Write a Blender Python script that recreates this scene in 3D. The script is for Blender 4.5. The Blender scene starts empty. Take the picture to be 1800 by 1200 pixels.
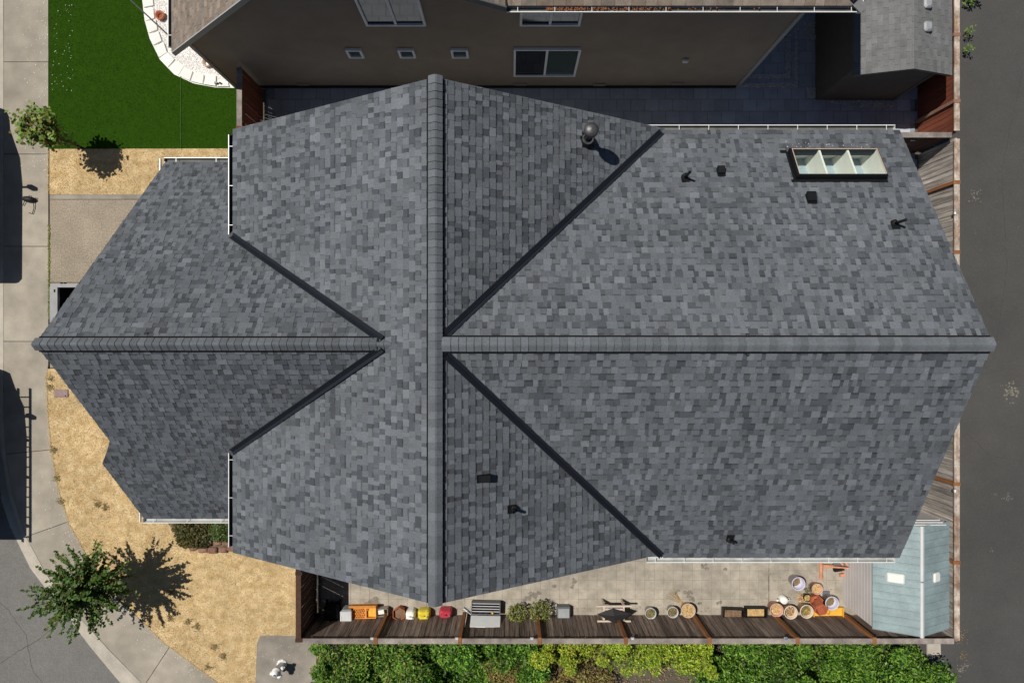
import bpy, math, random
import numpy as np
from mathutils import Vector, Matrix
R = random.Random(7)
NR = np.random.default_rng(7)
S = bpy.context.scene
COL = S.collection

# ------------------------------------------------------------------ camera, sky, sun, exposure
CAM_H = 20.5                      # camera height above the ground (m)
FPX = 1200.0                      # focal length in pixels of the 1800 px wide photograph
cam = bpy.data.cameras.new('camera'); cam.sensor_width = 36; cam.lens = 24
cam.clip_start = 0.1; cam.clip_end = 2000
co = bpy.data.objects.new('camera', cam); co.location = (0, 0, CAM_H); COL.objects.link(co)
S.camera = co
LX, LY = 0.49, -0.24              # ground shift of a shadow per metre of height
sun_dir = Vector((-LX, -LY, 1)).normalized()          # towards the sun
w = bpy.data.worlds.new('World'); S.world = w; w.use_nodes = True
nt = w.node_tree; bg = nt.nodes['Background']
sky = nt.nodes.new('ShaderNodeTexSky'); sky.sky_type = 'NISHITA'; sky.sun_disc = False
sky.sun_elevation = math.asin(sun_dir.z); sky.sun_rotation = math.atan2(sun_dir.x, sun_dir.y)
sky.air_density = 0.85; sky.dust_density = 0.3; sky.ozone_density = 1.2
nt.links.new(sky.outputs[0], bg.inputs[0]); bg.inputs[1].default_value = 0.05
sl = bpy.data.lights.new('sun', 'SUN'); sl.energy = 5.0; sl.angle = math.radians(0.53); sl.color = (1, .95, .87)
so = bpy.data.objects.new('sun', sl); COL.objects.link(so); so.location = (-10, 6, 40)
so.rotation_euler = sun_dir.to_track_quat('Z', 'Y').to_euler()
vs = S.view_settings; vs.view_transform = 'Standard'; vs.look = 'None'; vs.exposure = -0.2; vs.gamma = 1.0
vs.use_curve_mapping = False

# ------------------------------------------------------------------ helpers
def at(px, py, z=0.0):
    """world point of a photo measurement whose height z is known"""
    d = CAM_H - z
    return Vector(((px-900)*d/FPX, (600-py)*d/FPX, z))
def G(px, py): p = at(px, py); return (p.x, p.y)

MATS = {}
def mk(name, col, rough=.85, var=.12, scale=6, stretch=(1, 1, 1), col2=None, bump=0, bscale=60, objrand=0,
       tone=False, metal=0, spec=.3, big=0, bigscale=.6, fine=0, finescale=90, local=False, hue=None):
    m = bpy.data.materials.new(name); m.use_nodes = True; n = m.node_tree; N = n.nodes; L = n.links
    b = N['Principled BSDF']; b.inputs['Roughness'].default_value = rough; b.inputs['Metallic'].default_value = metal
    b.inputs['Specular IOR Level'].default_value = spec
    if local:
        tc = N.new('ShaderNodeTexCoord'); pos = tc.outputs['Object']
    else:
        g = N.new('ShaderNodeNewGeometry'); pos = g.outputs['Position']
    mp = N.new('ShaderNodeMapping'); mp.inputs['Scale'].default_value = stretch; L.new(pos, mp.inputs[0])
    def noise(sc, det=4, rough_=.55):
        t = N.new('ShaderNodeTexNoise'); t.inputs['Scale'].default_value = sc; t.inputs['Detail'].default_value = det
        t.inputs['Roughness'].default_value = rough_; L.new(mp.outputs[0], t.inputs['Vector']); return t.outputs['Fac']
    def remap(src, lo, hi, a, c):
        r = N.new('ShaderNodeMapRange'); r.inputs[1].default_value = lo; r.inputs[2].default_value = hi
        r.inputs[3].default_value = a; r.inputs[4].default_value = c; L.new(src, r.inputs[0]); return r.outputs[0]
    def mul(c_, f):
        mx = N.new('ShaderNodeMix'); mx.data_type = 'RGBA'; mx.blend_type = 'MULTIPLY'; mx.inputs[0].default_value = 1
        L.new(c_, mx.inputs[6]); L.new(f, mx.inputs[7]); return mx.outputs[2]
    rgb = N.new('ShaderNodeRGB'); rgb.outputs[0].default_value = (*col, 1); c = rgb.outputs[0]
    if col2:
        mx = N.new('ShaderNodeMix'); mx.data_type = 'RGBA'; mx.inputs[7].default_value = (*col2, 1)
        L.new(c, mx.inputs[6]); L.new(remap(noise(scale*.7, 5, .65), .4, .62, 0, 1), mx.inputs[0]); c = mx.outputs[2]
    if var: c = mul(c, remap(noise(scale), .3, .7, 1-var, 1+var))
    if big: c = mul(c, remap(noise(bigscale, 3), .3, .7, 1-big, 1+big))
    if fine: c = mul(c, remap(noise(finescale, 2, .7), .25, .75, 1-fine, 1+fine))
    if objrand:
        oi = N.new('ShaderNodeObjectInfo'); c = mul(c, remap(oi.outputs['Random'], 0, 1, 1-objrand, 1+objrand))
    if tone:
        at_ = N.new('ShaderNodeAttribute'); at_.attribute_name = 'tone'; c = mul(c, at_.outputs['Color'])
    L.new(c, b.inputs['Base Color'])
    if bump:
        bp = N.new('ShaderNodeBump'); bp.inputs['Strength'].default_value = bump; bp.inputs['Distance'].default_value = .02
        L.new(noise(bscale, 4, .6), bp.inputs['Height']); L.new(bp.outputs[0], b.inputs['Normal'])
    MATS[name] = m
    return m

def leafmat(name, spec=.35, rough=.5, trans=.25):
    m = bpy.data.materials.new(name); m.use_nodes = True; n = m.node_tree; N = n.nodes; L = n.links
    b = N['Principled BSDF']; b.inputs['Roughness'].default_value = rough; b.inputs['Specular IOR Level'].default_value = spec
    a = N.new('ShaderNodeAttribute'); a.attribute_name = 'tone'; L.new(a.outputs['Color'], b.inputs['Base Color'])
    t = N.new('ShaderNodeBsdfTranslucent'); L.new(a.outputs['Color'], t.inputs[0])
    mx = N.new('ShaderNodeMixShader'); mx.inputs[0].default_value = trans
    L.new(b.outputs[0], mx.inputs[1]); L.new(t.outputs[0], mx.inputs[2])
    L.new(mx.outputs[0], N['Material Output'].inputs[0]); MATS[name] = m; return m

def glassmat(name, tint=(.9, .95, .94), gloss=.02):
    m = bpy.data.materials.new(name); m.use_nodes = True; n = m.node_tree; N = n.nodes; L = n.links
    N.remove(N['Principled BSDF'])
    t = N.new('ShaderNodeBsdfTransparent'); t.inputs[0].default_value = (*tint, 1)
    g = N.new('ShaderNodeBsdfGlossy'); g.inputs['Roughness'].default_value = .03
    fr = N.new('ShaderNodeFresnel'); fr.inputs[0].default_value = 1.5
    ad = N.new('ShaderNodeMath'); ad.operation = 'ADD'; ad.inputs[1].default_value = gloss; L.new(fr.outputs[0], ad.inputs[0])
    mx = N.new('ShaderNodeMixShader'); L.new(ad.outputs[0], mx.inputs[0]); L.new(t.outputs[0], mx.inputs[1]); L.new(g.outputs[0], mx.inputs[2])
    L.new(mx.outputs[0], N['Material Output'].inputs[0]); MATS[name] = m; return m

class MB:
    """collects polygons for one mesh; optional colour multiplier per face"""
    def __init__(s): s.v = []; s.f = []; s.c = []; s.usec = False
    def face(s, pts, col=None):
        i = len(s.v); s.v += [tuple(p) for p in pts]; s.f.append(tuple(range(i, i+len(pts))))
        s.c.append(col or (1, 1, 1)); s.usec |= col is not None
    def solid(s, verts, faces, col=None):
        i = len(s.v); s.v += [tuple(p) for p in verts]
        for f in faces: s.f.append(tuple(i+k for k in f)); s.c.append(col or (1, 1, 1))
        s.usec |= col is not None
    def box(s, c, d, rz=0, rx=0, ry=0, col=None, M=None):
        m = Matrix.Translation(c) @ Matrix.Rotation(rz, 4, 'Z') @ Matrix.Rotation(ry, 4, 'Y') @ Matrix.Rotation(rx, 4, 'X')
        if M is not None: m = M @ m
        vs_ = [m @ Vector((x*d[0]/2, y*d[1]/2, z*d[2]/2)) for x in (-1, 1) for y in (-1, 1) for z in (-1, 1)]
        s.solid(vs_, [(0, 1, 3, 2), (4, 6, 7, 5), (0, 4, 5, 1), (2, 3, 7, 6), (0, 2, 6, 4), (1, 5, 7, 3)], col); return s
    def bevbox(s, c, d, b=.02, rz=0, col=None):
        """box with chamfered vertical and top edges"""
        m = Matrix.Translation(c) @ Matrix.Rotation(rz, 4, 'Z'); x, y, z = d[0]/2, d[1]/2, d[2]/2
        def ring(ix, zz):
            xx, yy = x-ix, y-ix
            return [(-xx+b, -yy, zz), (xx-b, -yy, zz), (xx, -yy+b, zz), (xx, yy-b, zz), (xx-b, yy, zz), (-xx+b, yy, zz), (-xx, yy-b, zz), (-xx, -yy+b, zz)]
        rings = [ring(0, -z), ring(0, z-b), ring(b, z)]
        vs_ = [m @ Vector(p) for r in rings for p in r]
        fs = [tuple(reversed(range(8))), tuple(range(16, 24))]
        for k in range(2):
            for i in range(8): j = (i+1) % 8; fs.append((k*8+i, k*8+j, k*8+8+j, k*8+8+i))
        s.solid(vs_, fs, col); return s
    def prism(s, poly, z0, z1, col=None, M=None):
        n = len(poly); vs_ = [Vector((p[0], p[1], z0)) for p in poly] + [Vector((p[0], p[1], z1)) for p in poly]
        a = sum(poly[i][0]*poly[(i+1) % n][1]-poly[(i+1) % n][0]*poly[i][1] for i in range(n))
        if a < 0: vs_ = vs_[:n][::-1]+vs_[n:][::-1]
        if M is not None: vs_ = [M @ v for v in vs_]
        s.solid(vs_, [tuple(reversed(range(n))), tuple(range(n, 2*n))]+[(i, (i+1) % n, n+(i+1) % n, n+i) for i in range(n)], col); return s
    def tube(s, path, rad, n=8, caps=True, col=None):
        path = [Vector(p) for p in path]; rad = rad if isinstance(rad, (list, tuple)) else [rad]*len(path)
        vs_ = []
        for i, p in enumerate(path):
            t = (path[min(i+1, len(path)-1)]-path[max(i-1, 0)]).normalized()
            a = t.cross(Vector((0, 0, 1)) if abs(t.z) < .95 else Vector((1, 0, 0))).normalized(); b = t.cross(a)
            vs_ += [p+(a*math.cos(2*math.pi*k/n)+b*math.sin(2*math.pi*k/n))*rad[i] for k in range(n)]
        fs = [(i*n+k, i*n+(k+1) % n, (i+1)*n+(k+1) % n, (i+1)*n+k) for i in range(len(path)-1) for k in range(n)]
        if caps: fs += [tuple(reversed(range(n))), tuple(range((len(path)-1)*n, len(path)*n))]
        s.solid(vs_, fs, col); return s
    def lathe(s, prof, n=24, c=(0, 0, 0), col=None, M=None, cap=True, ph=0):
        vs_ = [Vector((c[0]+r*math.cos(2*math.pi*k/n+ph), c[1]+r*math.sin(2*math.pi*k/n+ph), c[2]+z)) for r, z in prof for k in range(n)]
        if M is not None: vs_ = [M @ v for v in vs_]
        fs = [(i*n+k, i*n+(k+1) % n, (i+1)*n+(k+1) % n, (i+1)*n+k) for i in range(len(prof)-1) for k in range(n)]
        if cap: fs += [tuple(reversed(range(n))), tuple(range((len(prof)-1)*n, len(prof)*n))]
        s.solid(vs_, fs, col); return s
    def mesh(s, name, mat, smooth=False):
        me = bpy.data.meshes.new(name); me.from_pydata(s.v, [], s.f); me.materials.append(MATS[mat])
        if s.usec:
            a = me.attributes.new('tone', 'FLOAT_COLOR', 'FACE')
            a.data.foreach_set('color', np.array([(*c[:3], 1) for c in s.c], dtype=np.float32).ravel())
        if smooth: me.shade_smooth()
        me.update(); return me
    def build(s, name, mat, parent=None, smooth=False, **props):
        return link(name, s.mesh(name, mat, smooth), parent, **props)

def link(name, me, parent=None, loc=None, rot=None, scale=None, **props):
    o = bpy.data.objects.new(name, me); COL.objects.link(o)
    if parent is not None: o.parent = parent
    if loc is not None: o.location = loc
    if rot is not None: o.rotation_euler = rot
    if scale is not None: o.scale = scale
    for k, v in props.items(): o[k] = v
    return o
def thing(name, label, category, loc=(0, 0, 0), rz=0, group=None):
    o = bpy.data.objects.new(name, None); COL.objects.link(o); o.location = loc; o.rotation_euler = (0, 0, rz)
    o.empty_display_size = .2; o['label'] = label; o['category'] = category
    if group: o['group'] = group
    return o
def np_mesh(name, V, k, cols, mat):
    """V: (n*k,3) corners of n separate polygons with k corners each; cols (n,3)"""
    n = len(V)//k; me = bpy.data.meshes.new(name)
    me.vertices.add(n*k); me.vertices.foreach_set('co', np.ascontiguousarray(V, dtype=np.float32).ravel())
    me.loops.add(n*k); me.loops.foreach_set('vertex_index', np.arange(n*k, dtype=np.int32))
    me.polygons.add(n); me.polygons.foreach_set('loop_start', np.arange(0, n*k, k, dtype=np.int32))
    try: me.polygons.foreach_set('loop_total', np.full(n, k, dtype=np.int32))
    except Exception: pass
    a = me.attributes.new('tone', 'FLOAT_COLOR', 'FACE')
    a.data.foreach_set('color', np.concatenate([cols, np.ones((n, 1))], 1).astype(np.float32).ravel())
    me.materials.append(MATS[mat]); me.update(calc_edges=True); me.validate(); return me
def clip(poly, conv):
    """Sutherland-Hodgman: poly clipped by the convex polygon conv"""
    n = len(conv); a = sum(conv[i][0]*conv[(i+1) % n][1]-conv[(i+1) % n][0]*conv[i][1] for i in range(n))
    if a < 0: conv = conv[::-1]
    out = list(poly)
    for i in range(n):
        (ax, ay), (bx, by) = conv[i], conv[(i+1) % n]; inp = out; out = []
        def side(p): return (bx-ax)*(p[1]-ay)-(by-ay)*(p[0]-ax)
        for j in range(len(inp)):
            p, q = inp[j], inp[(j+1) % len(inp)]; sp, sq = side(p), side(q)
            if sp >= -1e-9: out.append(p)
            if (sp > 1e-9 and sq < -1e-9) or (sp < -1e-9 and sq > 1e-9):
                t = sp/(sp-sq); out.append((p[0]+t*(q[0]-p[0]), p[1]+t*(q[1]-p[1])))
        if len(out) < 3: return []
    return out
def area(poly):
    n = len(poly); return abs(sum(poly[i][0]*poly[(i+1) % n][1]-poly[(i+1) % n][0]*poly[i][1] for i in range(n)))/2
def inside(poly, X, Y):
    r = np.zeros(len(X), bool); n = len(poly)
    for i in range(n):
        x0, y0 = poly[i]; x1, y1 = poly[(i+1) % n]
        if y0 == y1: continue
        c = ((y0 > Y) != (y1 > Y)) & (X < (x1-x0)*(Y-y0)/(y1-y0)+x0); r ^= c
    return r
def sprinkle(poly, n):
    P = np.array(poly); lo, hi = P.min(0), P.max(0); out = []
    tot = 0
    while tot < n:
        q = NR.uniform(lo, hi, (n*2, 2)); q = q[inside(poly, q[:, 0], q[:, 1])]; out.append(q); tot += len(q)
        if len(q) == 0: break
    return np.concatenate(out)[:n]
def slab(mb, poly, M, hf, base, col=None):
    """a thin piece on a surface: top at height hf(u,v), sides down to base; M maps (u,v,h) to 3D"""
    n = len(poly); a = sum(poly[i][0]*poly[(i+1) % n][1]-poly[(i+1) % n][0]*poly[i][1] for i in range(n))
    top = [M(p[0], p[1], hf(p[0], p[1])) for p in poly]; bot = [M(p[0], p[1], base) for p in poly]
    nrm = M(0, 0, 1)-M(0, 0, 0); uu = M(1, 0, 0)-M(0, 0, 0); vv = M(0, 1, 0)-M(0, 0, 0)
    if (uu.cross(vv).dot(nrm) > 0) != (a > 0): top.reverse(); bot.reverse()
    mb.solid(top+bot, [tuple(range(n))]+[(i, n+i, n+(i+1) % n, (i+1) % n) for i in range(n)], col)

# ------------------------------------------------------------------ materials
mk('shingle', (.118, .129, .1445), .92, .07, 1.3, tone=True, fine=.24, finescale=40, bump=.5, bscale=90, big=.09, bigscale=.3)
mk('cap_shingle', (.120, .131, .145), .92, .10, 3, objrand=.17, fine=.26, finescale=45, bump=.5, bscale=90)
mk('deck', (.03, .03, .032), .9)
mk('valley_metal', (.012, .015, .021), .5, .1, 4, metal=0, spec=.25)
mk('black_plastic', (.008, .009, .010), .5, .1, spec=.22)
mk('black_rubber', (.008, .008, .009), .6)
mk('vent_mesh', (.004, .004, .005), .95)
mk('white_gutter', (.78, .79, .78), .35, .05, 3, spec=.45, fine=.04, finescale=20)
mk('fascia', (.16, .155, .15), .6, .06)
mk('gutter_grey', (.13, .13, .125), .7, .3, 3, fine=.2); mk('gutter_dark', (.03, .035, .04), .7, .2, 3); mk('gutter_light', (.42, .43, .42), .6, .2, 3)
mk('our_siding', (.33, .31, .27), .75, .06, fine=.05)
mk('metal', (.62, .62, .62), .3, .12, 8, metal=1)
mk('dark_metal', (.03, .03, .032), .35, .1, metal=.3)
mk('flue_cap', (.12, .12, .12), .5, .25, 9, metal=.7); mk('steel', (.45, .46, .47), .45, .1, metal=.5)
mk('cream', (.88, .86, .79), .7, .04)
mk('bluefloor', (.40, .48, .53), .6, .1, 3)
glassmat('clear_glass')
mk('window_glass', (.012, .016, .018), .05, 0, spec=.9)
mk('window_blind', (.05, .075, .072), .12, .05, spec=.8)
mk('neighbour_siding', (.285, .240, .195), .8, .07, 2, fine=.05, big=.08)
mk('neighbour_trim', (.36, .36, .35), .6, .05)
mk('window_frame', (.80, .84, .88), .5, .04)
mk('neighbour_shingle', (.225, .19, .16), .95, .22, 5, tone=True, fine=.25, finescale=55, bump=.5, bscale=80, big=.12, bigscale=1.2)
mk('shed_shingle', (.155, .158, .160), .95, .12, 5, objrand=.13, fine=.25, finescale=55, bump=.5, bscale=80, big=.1, bigscale=1.6)
mk('shed_siding', (.13, .115, .098), .85, .08)
mk('concrete', (.33, .295, .242), .92, .14, 2.2, big=.2, bigscale=.5, fine=.12, finescale=45, bump=.15, bscale=60, objrand=.05)
mk('kerb_concrete', (.43, .39, .33), .92, .12, 3, big=.12, bigscale=.6, fine=.12, finescale=40, bump=.15)
mk('driveway', (.30, .255, .195), .95, .10, 2, big=.10, bigscale=.7, fine=.42, finescale=26, bump=.4, bscale=40)
mk('pad_concrete', (.26, .235, .20), .95, .18, 1.6, big=.15, bigscale=.8, fine=.12, finescale=45)
mk('joint', (.10, .085, .06), 1, .2, 8)
mk('patio_joint', (.27, .235, .185), 1, .3, 6, big=.3, bigscale=1.5)
mk('alley_joint', (.26, .28, .32), 1, .3, 6)
mk('street', (.165, .16, .15), .95, .06, 3, big=.08, bigscale=.3, fine=.28, finescale=30, bump=.3)
mk('soil', (.14, .10, .065), 1, .3, 5, fine=.3, finescale=30, bump=.5)
mk('dry_ground', (.61, .465, .26), 1, .16, 5, col2=(.47, .33, .155), big=.12, bigscale=.9, fine=.25, finescale=30, bump=.4)
mk('dry_grass', (1, 1, 1), .95, .20, 6, tone=True, big=.16, bigscale=1.2, col2=(.80, .74, .62))
mk('turf_ground', (.023, .062, .004), .95, .12, 4, spec=.05, fine=.3, finescale=40)
mk('turf_blade', (1, 1, 1), .9, .10, 3, tone=True, spec=.06, big=.10, bigscale=.35)
mk('paver', (.35, .315, .26), .93, .18, 3.5, objrand=.05, big=.22, bigscale=1.1, fine=.16, finescale=40, bump=.2)
mk('alley_paver', (.40, .43, .49), .93, .12, 2.5, objrand=.10, fine=.12, finescale=30)
mk('edging_stone', (.80, .79, .75), .9, .08, 4, objrand=.05, fine=.1, finescale=40)
mk('white_pebble', (.95, .94, .93), .9, 0, tone=True)
mk('brick_stone', (.24, .135, .10), .95, .25, 8, objrand=.15, fine=.2)
mk('grey_board', (.24, .19, .16), .9, .42, 11, stretch=(2.2, 2.2, .10), objrand=.32, col2=(.12, .088, .07), fine=.3, finescale=45, big=.18, bigscale=.9)
mk('light_board', (.42, .385, .35), .9, .34, 11, stretch=(2.2, 2.2, .10), objrand=.25, col2=(.24, .21, .185), fine=.25, finescale=45, big=.15, bigscale=.9)
mk('red_board', (.21, .062, .032), .8, .22, 7, stretch=(1.5, 1.5, .12), objrand=.18, col2=(.15, .04, .022), local=True)
mk('orange_post', (.25, .105, .04), .85, .25, 6, stretch=(1, 1, .2), objrand=.1)
mk('grey_rail', (.30, .26, .23), .9, .30, 8, stretch=(.35, .35, 1), objrand=.12, col2=(.19, .165, .15), fine=.2)
mk('pale_rail', (.46, .40, .34), .9, .35, 10, stretch=(.6, .35, 1), objrand=.12, col2=(.26, .17, .12), fine=.3)
mk('dark_board', (.06, .03, .02), .9, .25, 7, stretch=(1.5, 1.5, .12), objrand=.2, local=True)
mk('bark', (.14, .105, .075), .95, .25, 12, bump=.5)
leafmat('leaf'); leafmat('dry_leaf', .2, .8, .15)
leafmat('laurel', .3, .5, .2)
mk('terracotta', (.43, .13, .065), .75, .12, 8)
mk('pink_plastic', (.60, .36, .28), .6, .06); mk('cream_plastic', (.68, .56, .46), .6, .06)
mk('lilac_plastic', (.56, .55, .66), .5, .05); mk('grey_pot', (.52, .53, .54), .55, .08)
mk('beige_pot', (.55, .42, .33), .65, .08)
mk('pot_soil', (.20, .13, .08), 1, .3, 14, fine=.5, finescale=60, bump=.6)
mk('straw', (.50, .34, .15), 1, .25, 14, fine=.4, finescale=60)
mk('white_plastic', (.80, .79, .76), .4, .04); mk('yellow_plastic', (.66, .54, .05), .45, .18, 9)
mk('red_plastic', (.43, .035, .06), .45, .18, 9); mk('orange_plastic', (.70, .28, .06), .55, .16, 9)
mk('golden_plastic', (.74, .40, .05), .55, .16, 9); mk('grey_plastic', (.30, .32, .33), .5, .08)
mk('slate_plastic', (.12, .13, .14), .55, .08); mk('black_cloth', (.018, .017, .018), .6, .2, 6)
mk('white_enamel', (.86, .88, .89), .4, .05, 3, fine=.05); mk('pale_wood', (.56, .46, .38), .85, .15, 8)
mk('pink_wood', (.52, .24, .14), .8, .2, 8); mk('card', (.36, .30, .24), .9, .1)
mk('shed_roof', (.245, .315, .325), .5, .14, 2.5, big=.12, bigscale=1.0, fine=.08, finescale=20); mk('shed_wall', (.56, .53, .52), .6, .06, 2)
mk('shed_ridge', (.55, .56, .56), .5, .05); mk('skylight_plastic', (.74, .75, .70), .45, .04)
mk('hydrant', (.82, .83, .82), .35, .05); mk('hydrant_cap', (.30, .32, .33), .4, .05)
mk('car_black', (.012, .012, .014), .2, .03, spec=.6); mk('car_white', (.5, .5, .5), .3, .03, spec=.5)
mk('trailer_steel', (.17, .17, .18), .5, .1, 6, metal=.2); mk('bed_black', (.008, .008, .009), .85)
mk('cable', (.14, .14, .14), .7); mk('purple_box', (.27, .19, .19), .8, .15, 8)
mk('petal', (.72, .70, .64), .9, 0); mk('roof_debris', (.30, .12, .05), 1, .3, 20)
mk('blue_plastic', (.10, .16, .32), .5, .05)

# ------------------------------------------------------------------ ground, roads, paving
def sheet(name, poly, z, mat, z0=None, **kw):
    mb = MB()
    if z0 is None: mb.face([(x, y, z) for x, y in poly])
    else: mb.prism(poly, z0, z)
    kw.setdefault('kind', 'structure'); return mb.build(name, mat, **kw)
def gp(pts): return [G(*p) for p in pts]
def ccw(poly):
    n = len(poly); a = sum(poly[i][0]*poly[(i+1) % n][1]-poly[(i+1) % n][0]*poly[i][1] for i in range(n))
    return poly if a > 0 else poly[::-1]
sheet('ground', [(-400, -400), (400, -400), (400, 400), (-400, 400)], -.20, 'soil')
inner = [(85, -900), (85, 0), (85, 640), (82, 660), (84, 720), (90, 790), (103, 860), (122, 920), (150, 970), (205, 1048), (290, 1130), (385, 1200), (700, 1400), (1100, 1620)]
back = [(6, -900), (6, 0), (6, 640), (5, 660), (6, 720), (9, 790), (22, 870), (46, 944), (82, 1010), (140, 1085), (190, 1140), (249, 1200), (560, 1470), (980, 1720)]
front = [(-20, -900), (-20, 0), (-20, 640), (-20, 660), (-19, 720), (-17, 790), (-9, 862), (13, 928), (48, 1000), (105, 1075), (155, 1140), (205, 1200), (500, 1490), (930, 1760)]
# west street
sheet('street', gp([(-2500, -900)] + front + [(930, 3000), (-2500, 3000)]), -.125, 'street')
# lot base under everything on the lot
sheet('lot_base', gp(back[:]+[(1700, 1620), (1700, -900)]), -.06, 'joint', z0=-.19)
# kerb with gutter pan: lofted strip
def strip_pairs(a, b, sub=6):
    A, B = [], []
    for i in range(len(a)-1):
        for k in range(sub):
            t = k/sub; A.append(Vector(G(*a[i])).lerp(Vector(G(*a[i+1])), t)); B.append(Vector(G(*b[i])).lerp(Vector(G(*b[i+1])), t))
    A.append(Vector(G(*a[-1]))); B.append(Vector(G(*b[-1]))); return A, B
A, B = strip_pairs(back, front)
def kerb_mesh(i0, i1, gap=.006):
    mb = MB(); rows = []
    for i in range(i0, i1+1):
        p, q = A[i], B[i]; d = q-p; w_ = d.length; e = d/w_
        prof = [(0, -.19), (0.004, .0), (.13, .0), (.15, -.012), (.175, -.105), (w_, -.118), (w_, -.19)]
        rows.append([(p.x+e.x*u, p.y+e.y*u, z) for u, z in prof])
    k = len(rows[0])
    vs_ = [v for r in rows for v in r]
    fs = [(i*k+j, i*k+j+1, (i+1)*k+j+1, (i+1)*k+j) for i in range(len(rows)-1) for j in range(k-1)]
    fs += [tuple(range(k)), tuple(reversed(range((len(rows)-1)*k, len(rows)*k)))]
    mb.solid(vs_, fs); return mb
kerb = link('kerb', None, kind='structure')
for i0, i1 in [(0, 6), (6, 12), (12, 24), (24, 36), (36, 42), (42, 48), (48, 54), (54, 60), (60, 66), (66, 78)]:
    kerb_mesh(i0, i1).build('kerb_length', 'kerb_concrete', kerb)
# sidewalk slabs
sidewalk = link('sidewalk', None, kind='structure')
def on(line, y):
    for i in range(len(line)-1):
        if line[i][1] <= y <= line[i+1][1]:
            t = (y-line[i][1])/(line[i+1][1]-line[i][1]); return (line[i][0]+t*(line[i+1][0]-line[i][0]), y)
def path_between(line, y0, y1): return [on(line, y0)] + [p for p in line if y0 < p[1] < y1] + [on(line, y1)]
joints_in = [-850, -530, -210, -52, 109, 271, 433, 600, 790, 916, 1034, 1136, 1240, 1330, 1420]
joints_bk = [-850, -530, -210, -52, 109, 271, 433, 600, 798, 943, 1072, 1204, 1320, 1420, 1520]
slab_me = []
for k in range(len(joints_in)-1):
    p = path_between(inner, joints_in[k], joints_in[k+1]); q = path_between(back, joints_bk[k], joints_bk[k+1])
    P = gp(p+q[::-1]); c = Vector((sum(x for x, y in P)/len(P), sum(y for x, y in P)/len(P)))
    P2 = []
    for x, y in P:
        v = Vector((x, y))-c; P2.append(tuple(c+v*(1-.010/max(v.length, .1))))
    mb = MB(); z = R.uniform(-.003, .003); mb.prism(P2, -.08, z); mb.build('slab', 'concrete', sidewalk)
# lawns
def blades(name, poly, n, z, length, cols, mat, lean=1.2, holes=()):
    P = sprinkle(poly, n)
    for h in holes: P = P[~inside(h, P[:, 0], P[:, 1])]
    n = len(P); a = NR.uniform(0, 2*math.pi, n); ln = length*NR.uniform(.5, 1.2, n); wd = ln*.16+.003
    le = NR.uniform(.3, lean, n)
    base = np.column_stack([P, np.full(n, z)]); side = np.column_stack([-np.sin(a), np.cos(a), np.zeros(n)])*wd[:, None]
    tip = np.column_stack([np.cos(a)*np.sin(le), np.sin(a)*np.sin(le), np.cos(le)])*ln[:, None]
    V = np.stack([base-side, base+side, base+tip], 1).reshape(-1, 3)
    c = np.array(cols)[NR.integers(0, len(cols), n)]*NR.uniform(.8, 1.2, (n, 1))
    return link(name, np_mesh(name, V, 3, c, mat), kind='stuff')
bed_arc = [(247, -260), (248, -90), (250, 0), (254, 35), (263, 68), (281, 105), (306, 131), (340, 147), (378, 154), (415, 155)]
turf_poly = gp([(86, -900), (247, -900)]+bed_arc+[(428, 155), (428, 261), (86, 262)])
sheet('artificial_turf', ccw(turf_poly), .0, 'turf_ground', z0=-.07)
tv = gp([(86, -40), (250, -40)]+bed_arc[2:]+[(428, 155), (428, 261), (86, 262)])
b_ = blades('turf_fibres', tv, 60000, .0, .024, [(.028, .078, .003), (.032, .087, .004), (.024, .067, .003), (.042, .10, .007)], 'turf_blade')
b_['label'] = 'short dark green fibres of the artificial turf lawn'
lawnN = gp([(87, 262), (460, 261), (460, 341), (87, 342)])
sheet('dry_lawn_strip', ccw(lawnN), .0, 'dry_ground', z0=-.07)
pad = [(457, 1117), (470, 1116), (556, 1117), (556, 1300), (446, 1300), (449, 1200), (452, 1130)]
lawnS = gp([(on(inner, 648)[0], 648)]+[p for p in inner if 648 < p[1] <= 1200]+[(520, 1290), (551, 1290), (551, 648)])
sheet('dry_lawn', ccw(lawnS), .0, 'dry_ground', z0=-.07)
straw = [(.66, .51, .29), (.69, .55, .33), (.63, .475, .25), (.60, .44, .22), (.73, .60, .39), (.52, .40, .21), (.44, .33, .17)]
blades('dry_grass', lawnN, 16000, .0, .029, straw, 'dry_grass')
lvis = gp([(on(inner, 652)[0]+1, 652)]+[p for p in inner if 652 < p[1] <= 1200]+[(520, 1290), (560, 1290), (560, 940), (410, 940), (260, 800), (180, 700), (120, 652)])
blades('dry_grass', lvis, 76000, .0, .029, straw, 'dry_grass', holes=[gp(pad)])
# dark tufts and weeds in the dry lawn
tw = NR.normal(0, .05, (900, 2)) + np.array([G(x, y) for x, y in [(300, 1040), (392, 1152), (365, 1172), (300, 1085), (330, 1092), (378, 1136), (185, 890), (172, 885), (90, 665), (88, 680), (95, 790), (100, 840), (107, 880), (345, 1100)]])[NR.integers(0, 14, 900)]
# driveway
drive = link('driveway', None, kind='structure')
for poly in [[(87.5, 351), (360, 351), (360, 496), (87.5, 496)], [(87.5, 497), (360, 497), (360, 646), (88, 646)]]:
    MB().prism(gp(poly), -.08, .002).build('slab', 'driveway', drive)
MB().prism(gp([(87.5, 342.6), (360, 341), (360, 350.2), (87.5, 350.2)]), -.08, .006).build('border_strip', 'pad_concrete', drive)
MB().prism(gp(pad), -.05, .012).build('hydrant_pad', 'pad_concrete', kind='structure')
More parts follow.
